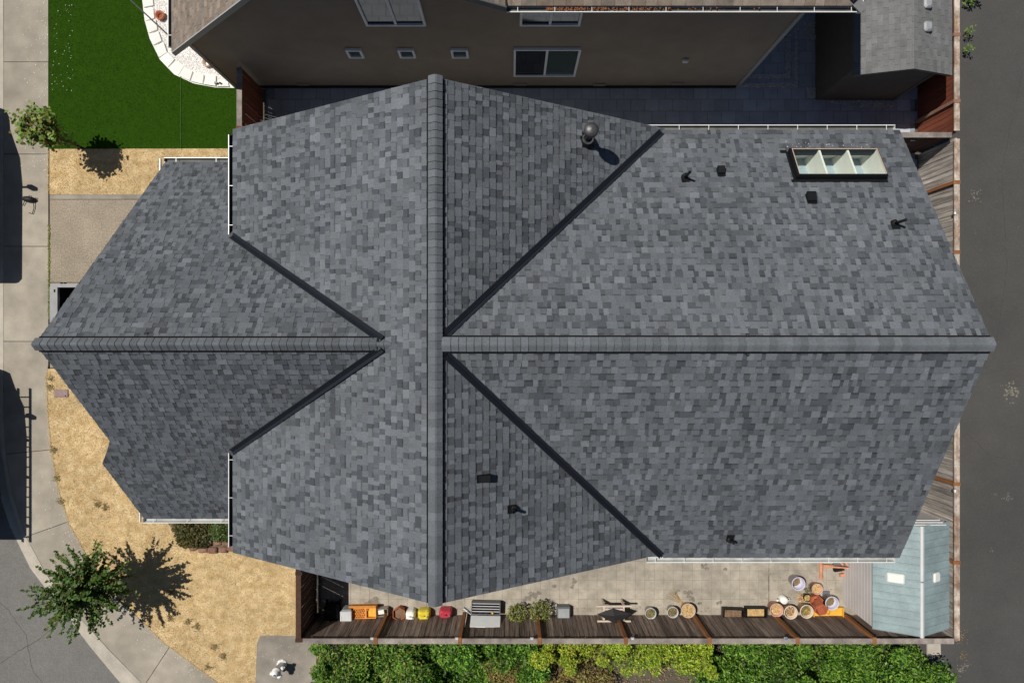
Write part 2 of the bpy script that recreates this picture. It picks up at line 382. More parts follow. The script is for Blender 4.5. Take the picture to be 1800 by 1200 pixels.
# east lane
sheet('lane', [(12.28, -60), (60, -60), (60, 60), (12.28, 60)], -.045, 'street')
m = MATS['street'].copy(); m.name = 'lane_asphalt'; MATS['lane'] = m
mk('lane', (.068, .066, .064), .95, .06, 1.5, big=.13, bigscale=.22, fine=.16, finescale=34, bump=.3)
bpy.data.objects['lane'].data.materials[0] = MATS['lane']
# pale dried splashes on the lane
def splat(name, px, py, r, mat, n=9, z=-.041, **kw):
    c = Vector(G(px, py)); mb = MB()
    pts = [(c.x+r*R.uniform(.55, 1.1)*math.cos(2*math.pi*k/n), c.y+r*R.uniform(.55, 1.1)*math.sin(2*math.pi*k/n), z) for k in range(n)]
    mb.face(pts); return mb
mk('splash', (.17, .158, .13), 1, .3, 12, fine=.4)
mb = MB()
for px, py, r, n in [(1691, 1177, .16, 40), (1700, 1168, .14, 34), (1771, 874, .13, 30), (1752, 869, .08, 14), (1779, 690, .28, 70), (1684, 1160, .05, 8), (1716, 345, .2, 26), (1745, 968, .1, 8)]:
    for _ in range(n):
        q = splat('s', px+R.gauss(0, r*26), py+R.gauss(0, r*30), r*R.uniform(.03, .16), 'splash', 8, z=-.041+R.uniform(0, .0006)); mb.solid(q.v, q.f)
for _ in range(260):
    q = splat('s', R.uniform(1692, 1810), R.uniform(-20, 1220), R.uniform(.004, .012), 'splash', 5); mb.solid(q.v, q.f)
mb.build('dried_splashes', 'splash', kind='stuff')
# petals on the sidewalk
mb = MB()
for _ in range(420):
    y = R.choice([R.uniform(-10, 300), R.uniform(-10, 300), R.uniform(820, 1200), R.uniform(930, 1200)]); a = on(inner, y)[0]
    x = a-abs(R.gauss(0, 22))-1
    q = splat('p', x, y, R.uniform(.006, .018), 'petal', 5, z=.008); mb.solid(q.v, q.f)
for _ in range(60):
    q = splat('p', R.uniform(92, 130), R.uniform(-10, 160), R.uniform(.006, .014), 'petal', 5, z=.03); mb.solid(q.v, q.f)
for _ in range(30):
    q = splat('p', R.gauss(500, 15), R.gauss(1165, 22), R.uniform(.006, .014), 'petal', 5, z=.016); mb.solid(q.v, q.f)
mb.build('fallen_petals', 'petal', kind='stuff')
# street tar lines are in the kerb joint; patio base and pavers
sheet('patio', [(-5.75, -8.3), (12.1, -8.3), (12.1, -3.5), (-5.75, -3.5)], -.006, 'patio_joint', z0=-.055)
patio = bpy.data.objects['patio']
PV = .285
def roofline_south(px):
    if px < 765: return 968+(px-412)*(1062-968)/(765-412)
    if px < 1165: return 1062-(px-765)*(1062-982)/(1165-765)
    return 982
variants = []
for k in range(4):
    b = MB(); b.bevbox((0, 0, -.02), (PV-.005-.001*k, PV-.005-.001*k, .04), .002); variants.append(b.mesh('paver', 'paver'))
hid = MB(); npv = 0
for j in range(9):
    for i in range(63):
        x = -5.7+PV*(i+.5)+(.035 if i > 46 else 0); y = -8.3+PV*(j+.5)
        if x > 10.3: continue
        px, py = 900+x*FPX/CAM_H, 600-y*FPX/CAM_H
        if py > roofline_south(px)-10 and npv < 300 and not (px > 1480):
            link('paver', R.choice(variants), patio, (x, y, R.uniform(-.002, .004)), (R.uniform(-.01, .01), R.uniform(-.01, .01), R.uniform(-.008, .008))); npv += 1
        else: hid.bevbox((x, y, -.02), (PV-.01, PV-.01, .04), .006)
hid.build('paver_field', 'paver', patio, kind='stuff')
# stains on the patio
mk('stain', (.20, .18, .15), .9, .25, 9, fine=.2); mk('rust_stain', (.28, .19, .09), .9, .3, 9)
mb = MB()
for px, py, r in [(1010, 1020, .13), (1006, 1030, .09), (975, 1030, .10), (935, 1043, .25), (925, 1050, .15), (1205, 1043, .16), (1215, 1050, .12), (1190, 1038, .09), (1276, 999, .09), (1239, 996, .12), (1228, 1060, .12), (1265, 1058, .1), (660, 1060, .22), (645, 1062, .15)]:
    for _ in range(9):
        q = splat('s', px+R.gauss(0, r*24), py+R.gauss(0, r*18), r*R.uniform(.1, .5), 'stain', 11, z=.0065+R.uniform(0, .0004)); mb.solid(q.v, q.f)
mb.build('patio_stains', 'stain', kind='stuff')
# neighbour's yard paving (in shade)
yard = sheet('neighbour_yard', [(-7.4, 4.0), (12.1, 4.0), (12.1, 16), (-7.4, 16)], -.008, 'alley_joint', z0=-.055)
yv = []
for k in range(3):
    b = MB(); b.bevbox((0, 0, -.02), (.42-.014, .36-.014, .04), .008); yv.append(b.mesh('paver', 'alley_paver'))
yh = MB(); ny = 0
for j in range(26):
    for i in range(46):
        x = -7.35+.42*(i+.5)+(.21 if j % 2 else 0); y = 4.75+.36*(j+.5)
        if y > 7.6 and x < 6.8: continue
        if y > 7.3 and 9.35 < x < 11.3: continue
        px, py = 900+x*FPX/CAM_H, 600-y*FPX/CAM_H
        if px > 1612: continue
        gtop = 228 if px < 410 else (228-(px-410)*93/355 if px < 765 else (135+(px-765)*80/360 if px < 1125 else 220))
        if -15 < py < gtop+10 and ny < 290:
            if (j*7+i*3) % 11 == 0: continue_ = True
            link('paver', yv[(i+j) % 3], yard, (x, y, R.uniform(-.002, .004)), (0, 0, R.uniform(-.01, .01))); ny += 1
        else: yh.bevbox((x, y, -.02), (.406, .346, .04), .008)
yh.build('paver_field', 'alley_paver', yard, kind='stuff')
# pebbles
def pebbles(name, poly, n, r, tones, z=.0, mat='white_pebble', **kw):
    P = sprinkle(poly, n); n = len(P); oct_ = np.array([(1, 0, 0), (0, 1, 0), (-1, 0, 0), (0, -1, 0), (0, 0, .8)])
    tri = [(0, 1, 4), (1, 2, 4), (2, 3, 4), (3, 0, 4)]
    rr = r*NR.uniform(.5, 1.3, n); a = NR.uniform(0, 6.28, n); ca, sa = np.cos(a), np.sin(a)
    V = []
    for t in tri:
        for k in t:
            p = oct_[k]; V.append(np.column_stack([P[:, 0]+rr*(p[0]*ca-p[1]*sa), P[:, 1]+rr*.8*(p[0]*sa+p[1]*ca), z+rr*p[2]]))
    V = np.stack(V, 1).reshape(-1, 3); c = np.array(tones)[NR.integers(0, len(tones), n)]*NR.uniform(.85, 1.1, (n, 1))
    return link(name, np_mesh(name, V, 3, np.repeat(c, 4, 0), mat), kind='stuff', **kw)
sheet('gravel_base', ccw(gp(bed_arc+[(500, 155), (500, -260)])), .002, 'edging_stone', z0=-.06)
pebbles('white_gravel', gp([(262, -20), (266, 30), (285, 80), (312, 118), (345, 134), (385, 140), (432, 150), (432, -20)]), 9000, .022, [(1, 1, 1), (1, .98, .96), (.9, .86, .83), (1, 1, 1), (1, 1, 1), (1, 1, 1), (.8, .76, .74)], .006)
for poly in [[(1300, 146), (1402, 146), (1402, 154), (1300, 154)], [(1316, 131), (1388, 131), (1388, 138), (1316, 138)], [(1381, 60), (1389, 60), (1389, 138), (1381, 138)], [(1397, 40), (1403, 40), (1403, 150), (1397, 150)],
             [(1440, 177), (1470, 177), (1568, 178), (1568, 189), (1540, 190), (1500, 188)], [(1418, 155), (1432, 155), (1432, 172), (1420, 172)], [(1412, 40), (1432, 40), (1432, 70), (1418, 70)]]:
    pebbles('pale_gravel', gp(poly), 500, .03, [(.6, .6, .62), (.75, .74, .74), (.5, .5, .52)], .02)
# edging stones along the curve
edging = thing('garden_edging', 'curved row of pale grey edging stones between green turf and white gravel', 'edging', (*G(300, 100), 0))
eo = Vector((*G(300, 100), 0))
def arcpts(line, n):
    P = [Vector(G(*p)) for p in line]; L_ = [0]
    for i in range(len(P)-1): L_.append(L_[-1]+(P[i+1]-P[i]).length)
    out = []
    for k in range(n+1):
        s_ = L_[-1]*k/n; i = max(j for j in range(len(L_)) if L_[j] <= s_+1e-9); i = min(i, len(P)-2)
        out.append(P[i].lerp(P[i+1], (s_-L_[i])/(L_[i+1]-L_[i])))
    return out
arc = arcpts([(251, -100), (252, 0), (256, 35), (265, 68), (282, 104), (307, 130), (341, 146), (378, 152.5), (404, 153)], 15)
for k in range(15):
    a, b = arc[k], arc[k+1]; t = (b-a).normalized(); nrm = Vector((-t.y, t.x)) ; wd = .30
    if k == 14: wd = .12
    e0, e1 = R.uniform(.008, .02), R.uniform(.008, .022)
    P = [a+t*e0, b-t*e1, b-t*(e1+.035)+nrm*wd*R.uniform(.9, 1.05), a+t*(e0+.035)+nrm*wd*R.uniform(.9, 1.05)]
    mb = MB(); z = .055+R.uniform(-.01, .01); mb.prism([(p.x-eo.x, p.y-eo.y) for p in P], -.05, z); mb.build('stone', 'edging_stone', edging)

# ------------------------------------------------------------------ our house
ZR = CAM_H-12.0                   # main ridge height
P1 = 0.62                         # main roof pitch (rise over run)
ZG = CAM_H-12.56; P2 = 1.03       # garage ridge height and pitch
XR = -1.35; Y0 = -.05             # cross ridge x, long ridge y
house = thing('house', 'large house with cross-gabled charcoal shingle roof filling the middle of the picture', 'house', (0, 0, 0))
roof = MB()
ROOFPLANES = []
def plane(O, U, D, pitch, pieces, zr, label):
    """O ridge origin (x,y); U unit vector along u; D unit vector down slope; pieces: convex polygons in (u,s)"""
    U = Vector((*U, 0)); D = Vector((*D, 0)); c = 1/math.hypot(1, pitch)
    N = (D*pitch+Vector((0, 0, 1))).normalized()
    O = Vector((*O, zr))
    def M(u, s, h): return O+U*u+D*s+Vector((0, 0, -pitch*s))+N*h
    ROOFPLANES.append(dict(M=M, pieces=pieces, pitch=pitch, c=c, N=N)); return M
HOLE = (5.90, 7.70, 3.42, 4.05)      # skylight opening x0,x1,s0,s1 on the north-east slope
ES = 4.65
hx0, hx1, hs0, hs1 = HOLE
def vx(s): return XR+s               # main valley x at distance s
Mwest = plane((XR, 0), (0, 1), (-1, 0), P1, [[(4.64, 0), (Y0, 0), (Y0, .90), (Y0+2.34, 4.75), (4.64, 4.75)], [(-4.62, 0), (Y0, 0), (Y0, .90), (Y0-2.34, 4.75), (-4.62, 4.75)]], ZR, 'west')
Meast = plane((XR, 0), (0, 1), (1, 0), P1, [[(Y0, 0), (4.64, 0), (4.64, 4.64-Y0)], [(Y0, 0), (-4.62, 0), (-4.62, 4.62+Y0)]], ZR, 'east')
Mnorth = plane((0, Y0), (1, 0), (0, 1), P1, [[(XR, 0), (8.45, 0), (8.45, hs0), (vx(hs0), hs0)], [(vx(hs0), hs0), (hx0, hs0), (hx0, hs1), (vx(hs1), hs1)], [(hx1, hs0), (8.45, hs0), (8.45, hs1), (hx1, hs1)], [(vx(hs1), hs1), (8.45, hs1), (8.45, ES), (vx(ES), ES)]], ZR, 'north')
Msouth = plane((0, Y0), (1, 0), (0, -1), P1, [[(XR, 0), (8.45, 0), (8.45, ES), (vx(ES), ES)]], ZR, 'south')
XV = -2.25
Mgn = plane((0, Y0), (1, 0), (0, 1), P2, [[(-8.77, 0), (XV, 0), (-6.10, 2.34), (-8.77, 2.34)], [(-8.77, 2.34), (-5.75, 2.34), (-5.75, 4.58), (-8.77, 4.58)]], ZG, 'gn')
Mgs = plane((0, Y0), (1, 0), (0, -1), P2, [[(-8.76, 0), (XV, 0), (-5.67, 2.08), (-8.66, 2.08)], [(-8.66, 2.08), (-5.67, 2.08), (-6.10, 2.34), (-8.88, 2.34)], [(-8.88, 2.34), (-5.75, 2.34), (-5.75, 2.68), (-9.19, 2.68)], [(-9.19, 2.68), (-5.75, 2.68), (-5.75, 4.36), (-9.19, 4.36)]], ZG, 'gs')
for rp in ROOFPLANES:
    for pc in rp['pieces']:
        top = [rp['M'](u, s, -.004) for u, s in pc]; bot = [p-Vector((0, 0, .17)) for p in top]; n = len(pc)
        roof.solid(top+bot, [tuple(range(n)), tuple(reversed(range(n, 2*n)))]+[(i, n+i, n+(i+1) % n, (i+1) % n) for i in range(n)])
roof_o = roof.build('roof', 'deck', house)
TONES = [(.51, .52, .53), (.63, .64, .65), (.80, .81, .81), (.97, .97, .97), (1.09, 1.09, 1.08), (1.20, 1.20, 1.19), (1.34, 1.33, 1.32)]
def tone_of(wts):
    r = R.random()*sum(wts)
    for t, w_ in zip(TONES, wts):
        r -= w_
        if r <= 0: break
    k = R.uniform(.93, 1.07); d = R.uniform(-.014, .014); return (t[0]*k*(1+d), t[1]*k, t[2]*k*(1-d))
cells = []                        # (projected area, plane, poly, heights, colour)
EXPO = .143
for rp in ROOFPLANES:
    us = [u for pc in rp['pieces'] for u, s in pc]; ss = [s for pc in rp['pieces'] for u, s in pc]
    u0, u1, smax = min(us)-.3, max(us)+.3, max(ss); e = EXPO*rp['c']; nc = int(smax/e)+2
    for k in range(nc):
        sb = smax-k*e; st = sb-e               # lower and upper edge of the course
        u = u0-R.uniform(0, .3); raised = R.random() < .5; jit = [R.gauss(0, .0012) for _ in range(3)]
        while u < u1:
            wd = R.choice([.08, .095, .115, .135, .165, .20]) if raised else R.choice([.07, .085, .105, .125, .155])
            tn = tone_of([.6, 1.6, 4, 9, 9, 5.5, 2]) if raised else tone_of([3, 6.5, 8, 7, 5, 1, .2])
            h1 = (.013 if raised else .010)+R.uniform(-.001, .0015); sl_ = R.uniform(-.008, .008) if raised else 0
            rect = [(u, st), (u+wd, st), (u+wd+sl_, sb), (u+sl_, sb)]
            for pc in rp['pieces']:
                q = clip(rect, pc)
                if q and area(q) > 2e-4:
                    cells.append((rp, q, st, sb, h1, raised, tn, len(q) == 4 and abs(area(q)-wd*e) < 1e-5))
            u += wd; raised = (not raised) if R.random() < .92 else raised
def cell_mesh(mb, c):
    rp, q, st, sb, h1, raised, tn, full = c; e = sb-st
    hf = lambda u, s: .001+h1*max(0, min(1, (s-st)/e))+(.0045 if raised else 0)
    slab(mb, q, rp['M'], hf, -.003, tn)
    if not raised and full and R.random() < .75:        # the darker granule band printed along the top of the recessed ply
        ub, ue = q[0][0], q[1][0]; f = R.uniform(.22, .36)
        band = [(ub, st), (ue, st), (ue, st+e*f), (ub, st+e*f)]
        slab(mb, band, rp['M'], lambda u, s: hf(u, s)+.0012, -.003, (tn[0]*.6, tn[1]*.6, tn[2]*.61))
def proj(c):
    P = []
    for u, s in c[1]:
        p = c[0]['M'](u, s, 0); d = CAM_H-p.z; P.append((p.x*FPX/d, p.y*FPX/d))
    return area(P)
order = sorted(range(len(cells)), key=lambda i: -proj(cells[i]) if cells[i][7] else 0)
pick = set(order[:300]); field = MB()
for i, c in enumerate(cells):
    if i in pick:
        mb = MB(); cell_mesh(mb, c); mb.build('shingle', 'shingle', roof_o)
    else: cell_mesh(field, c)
field.build('shingle_field', 'shingle', roof_o, kind='stuff')

# ridge vents and cap shingles
def ridge(p0, p1, pitch, cap_expo=.135, hw=.128, step=.020):
    p0, p1 = Vector(p0), Vector(p1); d = (p1-p0); L_ = d.length; d /= L_; sd = Vector((-d.y, d.x, 0))
    mb = MB()                                             # dark vent strip under the caps
    for sgn in (-1, 1):
        a0, a1 = p0+d*.03, p1-d*.03
        pts = []
        for q in (a0, a1):
            pts += [q+Vector((0, 0, .035)), q+sd*sgn*(hw+.030)+Vector((0, 0, .040-pitch*(hw+.030))), q+sd*sgn*(hw+.030)+Vector((0, 0, -.0-pitch*(hw+.030)))]
        mb.solid(pts, [(0, 1, 4, 3), (1, 2, 5, 4), (0, 2, 1), (3, 4, 5)])
    mb.build('ridge_vent', 'vent_mesh', roof_o)
    n = int(L_/cap_expo); ex = L_/n
    prof = [(-hw, -pitch*hw), (-hw*.62, -pitch*hw*.60), (-hw*.25, -pitch*hw*.20), (0, -pitch*hw*.07), (hw*.25, -pitch*hw*.20), (hw*.62, -pitch*hw*.60), (hw, -pitch*hw)]
    mes = []
    for v in range(5):
        b = MB(); vs_ = []; k = len(prof)
        jw = R.uniform(-.004, .004)
        for xx, hh in ((-.02, .0), (ex, step)):
            for y, z in prof: vs_.append((xx+(R.uniform(-.002, .002)), y*(1+jw), z+hh))
        for xx, hh in ((-.02, -.008), (ex-.004, step-.014)):
            for y, z in prof: vs_.append((xx, y*(1+jw)*.99, z+hh-.006))
        fs = []
        for j in range(k-1):
            fs += [(j, k+j, k+j+1, j+1), (k+j, 3*k+j, 3*k+j+1, k+j+1), (2*k+j, 2*k+j+1, 3*k+j+1, 3*k+j)]
        fs += [(0, 2*k, 3*k, k), (k-1, 2*k-1, 4*k-1, 3*k-1)]
        b.solid(vs_, fs); mes.append(b.mesh('ridge_cap', 'cap_shingle'))
    ang = math.atan2(d.y, d.x)
    for i in range(n):
        q = p0+d*(i*ex); link('ridge_cap', R.choice(mes), roof_o, q+Vector((0, 0, .052)), (R.uniform(-.012, .012), 0, ang+R.uniform(-.006, .006)))
ridge((XR, 4.66, ZR), (XR, -4.64, ZR), P1)
ridge((XR+.135, Y0, ZR), (8.47, Y0, ZR), P1)
ridge((-8.80, Y0, ZG), (XV+.03, Y0, ZG), P2, hw=.118, step=.014)

# open metal valleys
def valley(a, b, Ma, Mb, da, db, wid=.088, lift=.034):
    """a,b: 3D ends; da/db: unit horizontal directions into the two planes' (slope-following) flanges"""
    mb = MB(); a, b = Vector(a), Vector(b); t = (b-a).normalized(); n = t.cross(Vector((0, 0, 1))).normalized(); up = n.cross(t)
    if up.z < 0: up = -up
    rows = []
    for p in (a, b):
        r = []
        for f, h in ((-1, .0), (-.16, -.006), (-.06, .018), (.06, .018), (.16, -.006), (1, .0)):
            side = da if f < 0 else db
            r.append(p+side*abs(f)*wid+up*(h+lift))
        rows.append(r)
    vs_ = rows[0]+rows[1]; k = 6; lo = [v-up*lift for v in vs_]
    mb.solid(vs_, [(j, j+1, k+j+1, k+j) for j in range(k-1)])
    mb.solid(vs_+lo, [(0, k, 3*k, 2*k), (k-1, 2*k+k-1, 3*k+k-1, 2*k-1), (0, 2*k, 2*k+5, 5)])
    mb.build('valley_flashing', 'valley_metal', roof_o)
def perp_on(t, N, side):
    v = N.cross(t).normalized(); return v if v.dot(side) > 0 else -v
def make_valley(a, b, N1, side1, N2, side2, wid=.088, lift=.034):
    a, b = Vector(a), Vector(b); t = (b-a).normalized()
    valley(a, b, None, None, perp_on(t, N1, Vector(side1)), perp_on(t, N2, Vector(side2)), wid, lift)
NP = {k: ROOFPLANES[i]['N'] for i, k in enumerate(['w', 'e', 'n', 's', 'gn', 'gs'])}
make_valley(Mnorth(XR+.16, .16, 0), Mnorth(vx(4.58), 4.58, 0), NP['e'], (-1, 1, 0), NP['n'], (1, -1, 0), .08)
make_valley(Msouth(XR+.16, .16, 0), Msouth(vx(4.58), 4.58, 0), NP['e'], (-1, -1, 0), NP['s'], (1, 1, 0), .08)
make_valley(Mgn(XV-.12, .06, 0), Mgn(-6.10, 2.34, 0), NP['w'], (1, 1, 0), NP['gn'], (-1, -1, 0), .082, .056)
make_valley(Mgs(XV-.12, .06, 0), Mgs(-6.10, 2.34, 0), NP['w'], (1, -1, 0), NP['gs'], (-1, 1, 0), .082, .056)

# gutters
def gutter(parent, a, b, out, hang=.62, mat='white_gutter', wid=.125, drop=.036, ends=True, liner='gutter_grey'):
    """a-b: 3D eave edge; out: unit outward horizontal vector"""
    a, b, out = Vector(a), Vector(b), Vector(out); mb = MB()
    prof = [(0, 0), (0, -.10), (.09, -.10), (wid, -.03), (wid, .0), (wid-.016, .0), (wid-.016, -.03), (.085, -.088), (.012, -.088), (.012, 0)]
    vs_ = [p+out*u+Vector((0, 0, z-drop)) for p in (a, b) for u, z in prof]; k = len(prof)
    mb.solid(vs_, [(j, (j+1) % k, k+(j+1) % k, k+j) for j in range(k)])
    if ends:
        for p in (a, b): mb.face([p+out*u+Vector((0, 0, z-drop)) for u, z in ((0, 0), (0, -.10), (.09, -.10), (wid, -.03), (wid, 0))])
    g = mb.build('gutter', mat, parent)
    ln = MB(); lv = [p+out*u+Vector((0, 0, z-drop)) for p in (a, b) for u, z in ((.013, -.01), (.013, -.086), (.084, -.086), (wid-.018, -.03), (wid-.0175, -.006))]
    ln.solid(lv, [(j, j+1, 5+j+1, 5+j) for j in range(4)]); ln.build('liner', liner, g)
    t = (b-a); n = max(2, int(t.length/hang))
    hm = MB(); ang = math.atan2(out.y, out.x); hm.box((wid/2, 0, 0), (wid, .011, .006)); me = hm.mesh('hanger', mat)
    for i in range(n+1):
        p = a+t*((i+.3)/(n+.6)); link('hanger', me, g, p+Vector((0, 0, -drop+.001)), (0, 0, ang))
    return g
def eave(M, u, s): p = M(u, s, 0); return p-Vector((0, 0, .03))
gutter(house, eave(Mnorth, 2.82, ES+.02), eave(Mnorth, 8.40, ES+.02), (0, 1, 0))
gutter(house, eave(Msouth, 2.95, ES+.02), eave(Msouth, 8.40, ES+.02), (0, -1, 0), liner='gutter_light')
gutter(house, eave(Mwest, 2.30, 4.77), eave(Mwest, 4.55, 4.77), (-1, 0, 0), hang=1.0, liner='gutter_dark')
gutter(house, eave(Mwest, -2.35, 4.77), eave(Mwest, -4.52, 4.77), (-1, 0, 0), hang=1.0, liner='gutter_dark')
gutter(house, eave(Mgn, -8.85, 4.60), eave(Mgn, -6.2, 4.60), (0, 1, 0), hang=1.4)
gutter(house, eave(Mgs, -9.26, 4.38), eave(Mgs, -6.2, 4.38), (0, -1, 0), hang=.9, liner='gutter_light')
for M_, u0_, u1_, s_ in ((Mgn, -8.95, -8.78, 4.60), (Mgs, -9.34, -9.20, 4.38)):       # short returns round the corner
    sg = 1 if M_ is Mgn else -1; p = eave(M_, u0_, s_)
    MB().box((p.x+.0, p.y-sg*.07, p.z-.06), (.02, .34, .085)).build('gutter_return', 'white_gutter', house)
# rake boards
def rake(M, u, s0, s1, th=.025, dep=.16):
    mb = MB(); a, b = M(u, s0, -.006), M(u, s1, -.006); off = (M(u+th, s0, 0)-M(u, s0, 0))
    pts = [a, b, b-Vector((0, 0, dep)), a-Vector((0, 0, dep))]
    mb.solid(pts+[p+off for p in pts], [(0, 1, 2, 3), (7, 6, 5, 4), (0, 4, 5, 1), (1, 5, 6, 2), (2, 6, 7, 3), (3, 7, 4, 0)])
    mb.build('rake_board', 'fascia', house)
rake(Mwest, 4.6415, .1, 4.75, .006); rake(Meast, 4.6415, .1, 4.55, .006); rake(Mwest, -4.6215, .1, 4.75, -.006); rake(Meast, -4.6215, .1, 4.5, -.006)
rake(Mnorth, 8.4515, .1, ES, .006); rake(Msouth, 8.4515, .1, ES, .006); rake(Mgn, -8.7715, .1, 4.58, -.006); rake(Mgs, -9.1915, 2.7, 4.36, -.006)
# walls with lap siding
def laps(mb, pieces, O, U, N, lap=.17, thick=.016):
    O, U, N = Vector(O), Vector(U), Vector(N)
    def M(u, v, h): return O+U*u+Vector((0, 0, v))+N*h
    zs = [v for pc in pieces for u, v in pc]; us = [u for pc in pieces for u, v in pc]
    n = int((max(zs)-min(zs))/lap)+1
    for k in range(n):
        z0 = min(zs)+k*lap; rect = [(min(us), z0), (max(us), z0), (max(us), z0+lap), (min(us), z0+lap)]
        for pc in pieces:
            q = clip(rect, pc)
            if q and area(q) > 1e-3: slab(mb, q, M, lambda u, v: .002+thick*(1-(v-z0)/lap), -.06)
WX0, WX1, WY = -5.75, 8.05, 4.25
ze = 5.35
mb = MB()
laps(mb, [[(-4.25, 0), (4.15, 0), (4.15, ze), (Y0, ZR-.25), (-4.25, ze)]], (WX1, 0, 0), (0, 1, 0), (1, 0, 0))
for sg in (1, -1):
    laps(mb, [[(WX0, 0), (WX1, 0), (WX1, ze), (WX0, ze)], [(WX0+.1, ze), (3.0, ze), (XR, ZR-.25)]], (0, sg*4.2, 0), (1, 0, 0), (0, sg, 0))
laps(mb, [[(-4.2, 0), (4.2, 0), (4.2, ze), (-4.2, ze)]], (WX0, 0, 0), (0, 1, 0), (-1, 0, 0))
mb.build('wall', 'our_siding', house)
mb = MB()
laps(mb, [[(-4.0, 0), (4.2, 0), (4.2, 3.25), (Y0, ZG-.35), (-4.0, 3.4)]], (-8.35, 0, 0), (0, 1, 0), (-1, 0, 0))
for sg, yy in ((1, 4.2), (-1, -4.0)):
    laps(mb, [[(-8.3, 0), (-5.8, 0), (-5.8, 3.25), (-8.3, 3.25)]], (0, yy, 0), (1, 0, 0), (0, sg, 0))
mb.build('garage_wall', 'our_siding', house)
gd = MB(); gd.box((-8.39, 1.2, 1.1), (.05, 4.9, 2.2)); gdo = gd.build('garage_door', 'white_plastic', house)
for j in range(4):
    for i in range(8): MB().box((-8.42, -1.0+i*.605, .30+j*.54), (.02, .52, .42)).build('panel', 'white_plastic', gdo)

# roof fittings
def frame_at(M, N, u, s):
    """matrix on a roof slope: local z = slope normal, local y = up the slope"""
    p = M(u, s, 0); upv = (M(u, s-1, 0)-p).normalized(); x = upv.cross(N).normalized()
    return Matrix(((x.x, upv.x, N.x, p.x), (x.y, upv.y, N.y, p.y), (x.z, upv.z, N.z, p.z), (0, 0, 0, 1)))
def find(M, px, py, h=0):
    """(u,s) on a slope seen at the photo position"""
    u = s = 0.0; best = None
    u, s = 2.0, 2.0
    for _ in range(60):
        def f(u, s):
            p = M(u, s, 0); p.z += h; d = CAM_H-p.z; return Vector((900+p.x*FPX/d-px, 600-p.y*FPX/d-py))
        e = f(u, s); a = (f(u+.001, s)-e)/.001; b = (f(u, s+.001)-e)/.001; det = a.x*b.y-a.y*b.x
        u -= (e.x*b.y-e.y*b.x)/det; s -= (a.x*e.y-a.y*e.x)/det
    return u, s
def box_vent(M, key, px, py, wd=.20, ln=.21):
    u, s = find(M, px, py, .06); m = frame_at(M, NP[key], u, s); v = link('roof_vent', None, house)
    mb = MB(); mb.box((0, .02, .026), (wd+.02, ln+.04, .008), M=m); mb.build('flange', 'black_plastic', v)
    hood = MB(); x, y = wd/2, ln/2
    pts = [(-x, -y, .025), (x, -y, .025), (x, y, .025), (-x, y, .025), (-x, -y, .12), (x, -y, .12), (x*.92, y*.9, .075), (-x*.92, y*.9, .075), (-x*.92, -y*.5, .14), (x*.92, -y*.5, .14)]
    hood.solid([m @ Vector(p) for p in pts], [(0, 4, 5, 1), (4, 8, 9, 5), (8, 7, 6, 9), (0, 3, 7, 8, 4), (1, 5, 9, 6, 2), (3, 2, 6, 7)])
    hood.build('hood', 'black_plastic', v)
    lv = MB()
    for k in range(3): lv.box((0, -y-.004, .036+k*.022), (wd*.9, .008, .008), M=m)
    lv.build('louvre', 'black_rubber', v); return v
box_vent(Mnorth, 'n', 1268, 302, .15, .16); box_vent(Mnorth, 'n', 1427, 349, .18, .21)
v = box_vent(Meast, 'e', 850, 841, .13, .24)
def pipe_vent(M, key, px, py, hgt=.34, r=.028, flash=True):
    u, s = find(M, px, py, 0); m = frame_at(M, NP[key], u, s); v = link('plumbing_vent', None, house); p = M(u, s, 0)
    mb = MB(); mb.box((0, .09, .030), (.16, .13, .008), M=m); mb.build('flange', 'black_plastic', v)
    mb = MB(); mb.lathe([(r*2.6, .02), (r*2.3, .04), (r*1.5, .075), (r*1.15, .09)], 16, M=m); mb.build('boot', 'black_rubber', v, True)
    mb = MB(); mb.lathe([(r*1.5, .03), (r*1.6, .05), (r*1.2, .06)], 14, c=(p.x-.01, p.y, p.z)); mb.build('collar', 'metal', v, True)
    mb = MB(); mb.lathe([(r, 0), (r, hgt), (r*.8, hgt), (r*.8, hgt-.1)], 14, c=p); mb.build('pipe', 'black_plastic', v, True); return v
pipe_vent(Mnorth, 'n', 1203, 312, .45); pipe_vent(Mnorth, 'n', 1571, 393, .42); pipe_vent(Msouth, 's', 1282, 947, .30, .030); pipe_vent(Meast, 'e', 903, 893, .30, .030)
# tall flue with cap
u, s = find(Meast, 1032, 248); p = Meast(u, s, 0); fl = link('flue', None, house); m = frame_at(Meast, NP['e'], u, s)
MB().box((0, .03, .010), (.30, .30, .006), M=m).build('flange', 'black_plastic', fl)
MB().lathe([(.17, -.06), (.155, .06), (.11, .14), (.085, .17)], 24, c=p).build('boot', 'black_plastic', fl, True)
MB().lathe([(.115, .16), (.085, .20)], 24, c=p, cap=False).build('storm_collar', 'metal', fl, True)
MB().lathe([(.062, .0), (.062, .72)], 20, c=p).build('pipe', 'dark_metal', fl, True)
MB().lathe([(.115, .64), (.14, .66), (.14, .76), (.13, .78), (.07, .81), (.0, .82)], 28, c=p, cap=False).build('cap', 'flue_cap', fl, True)
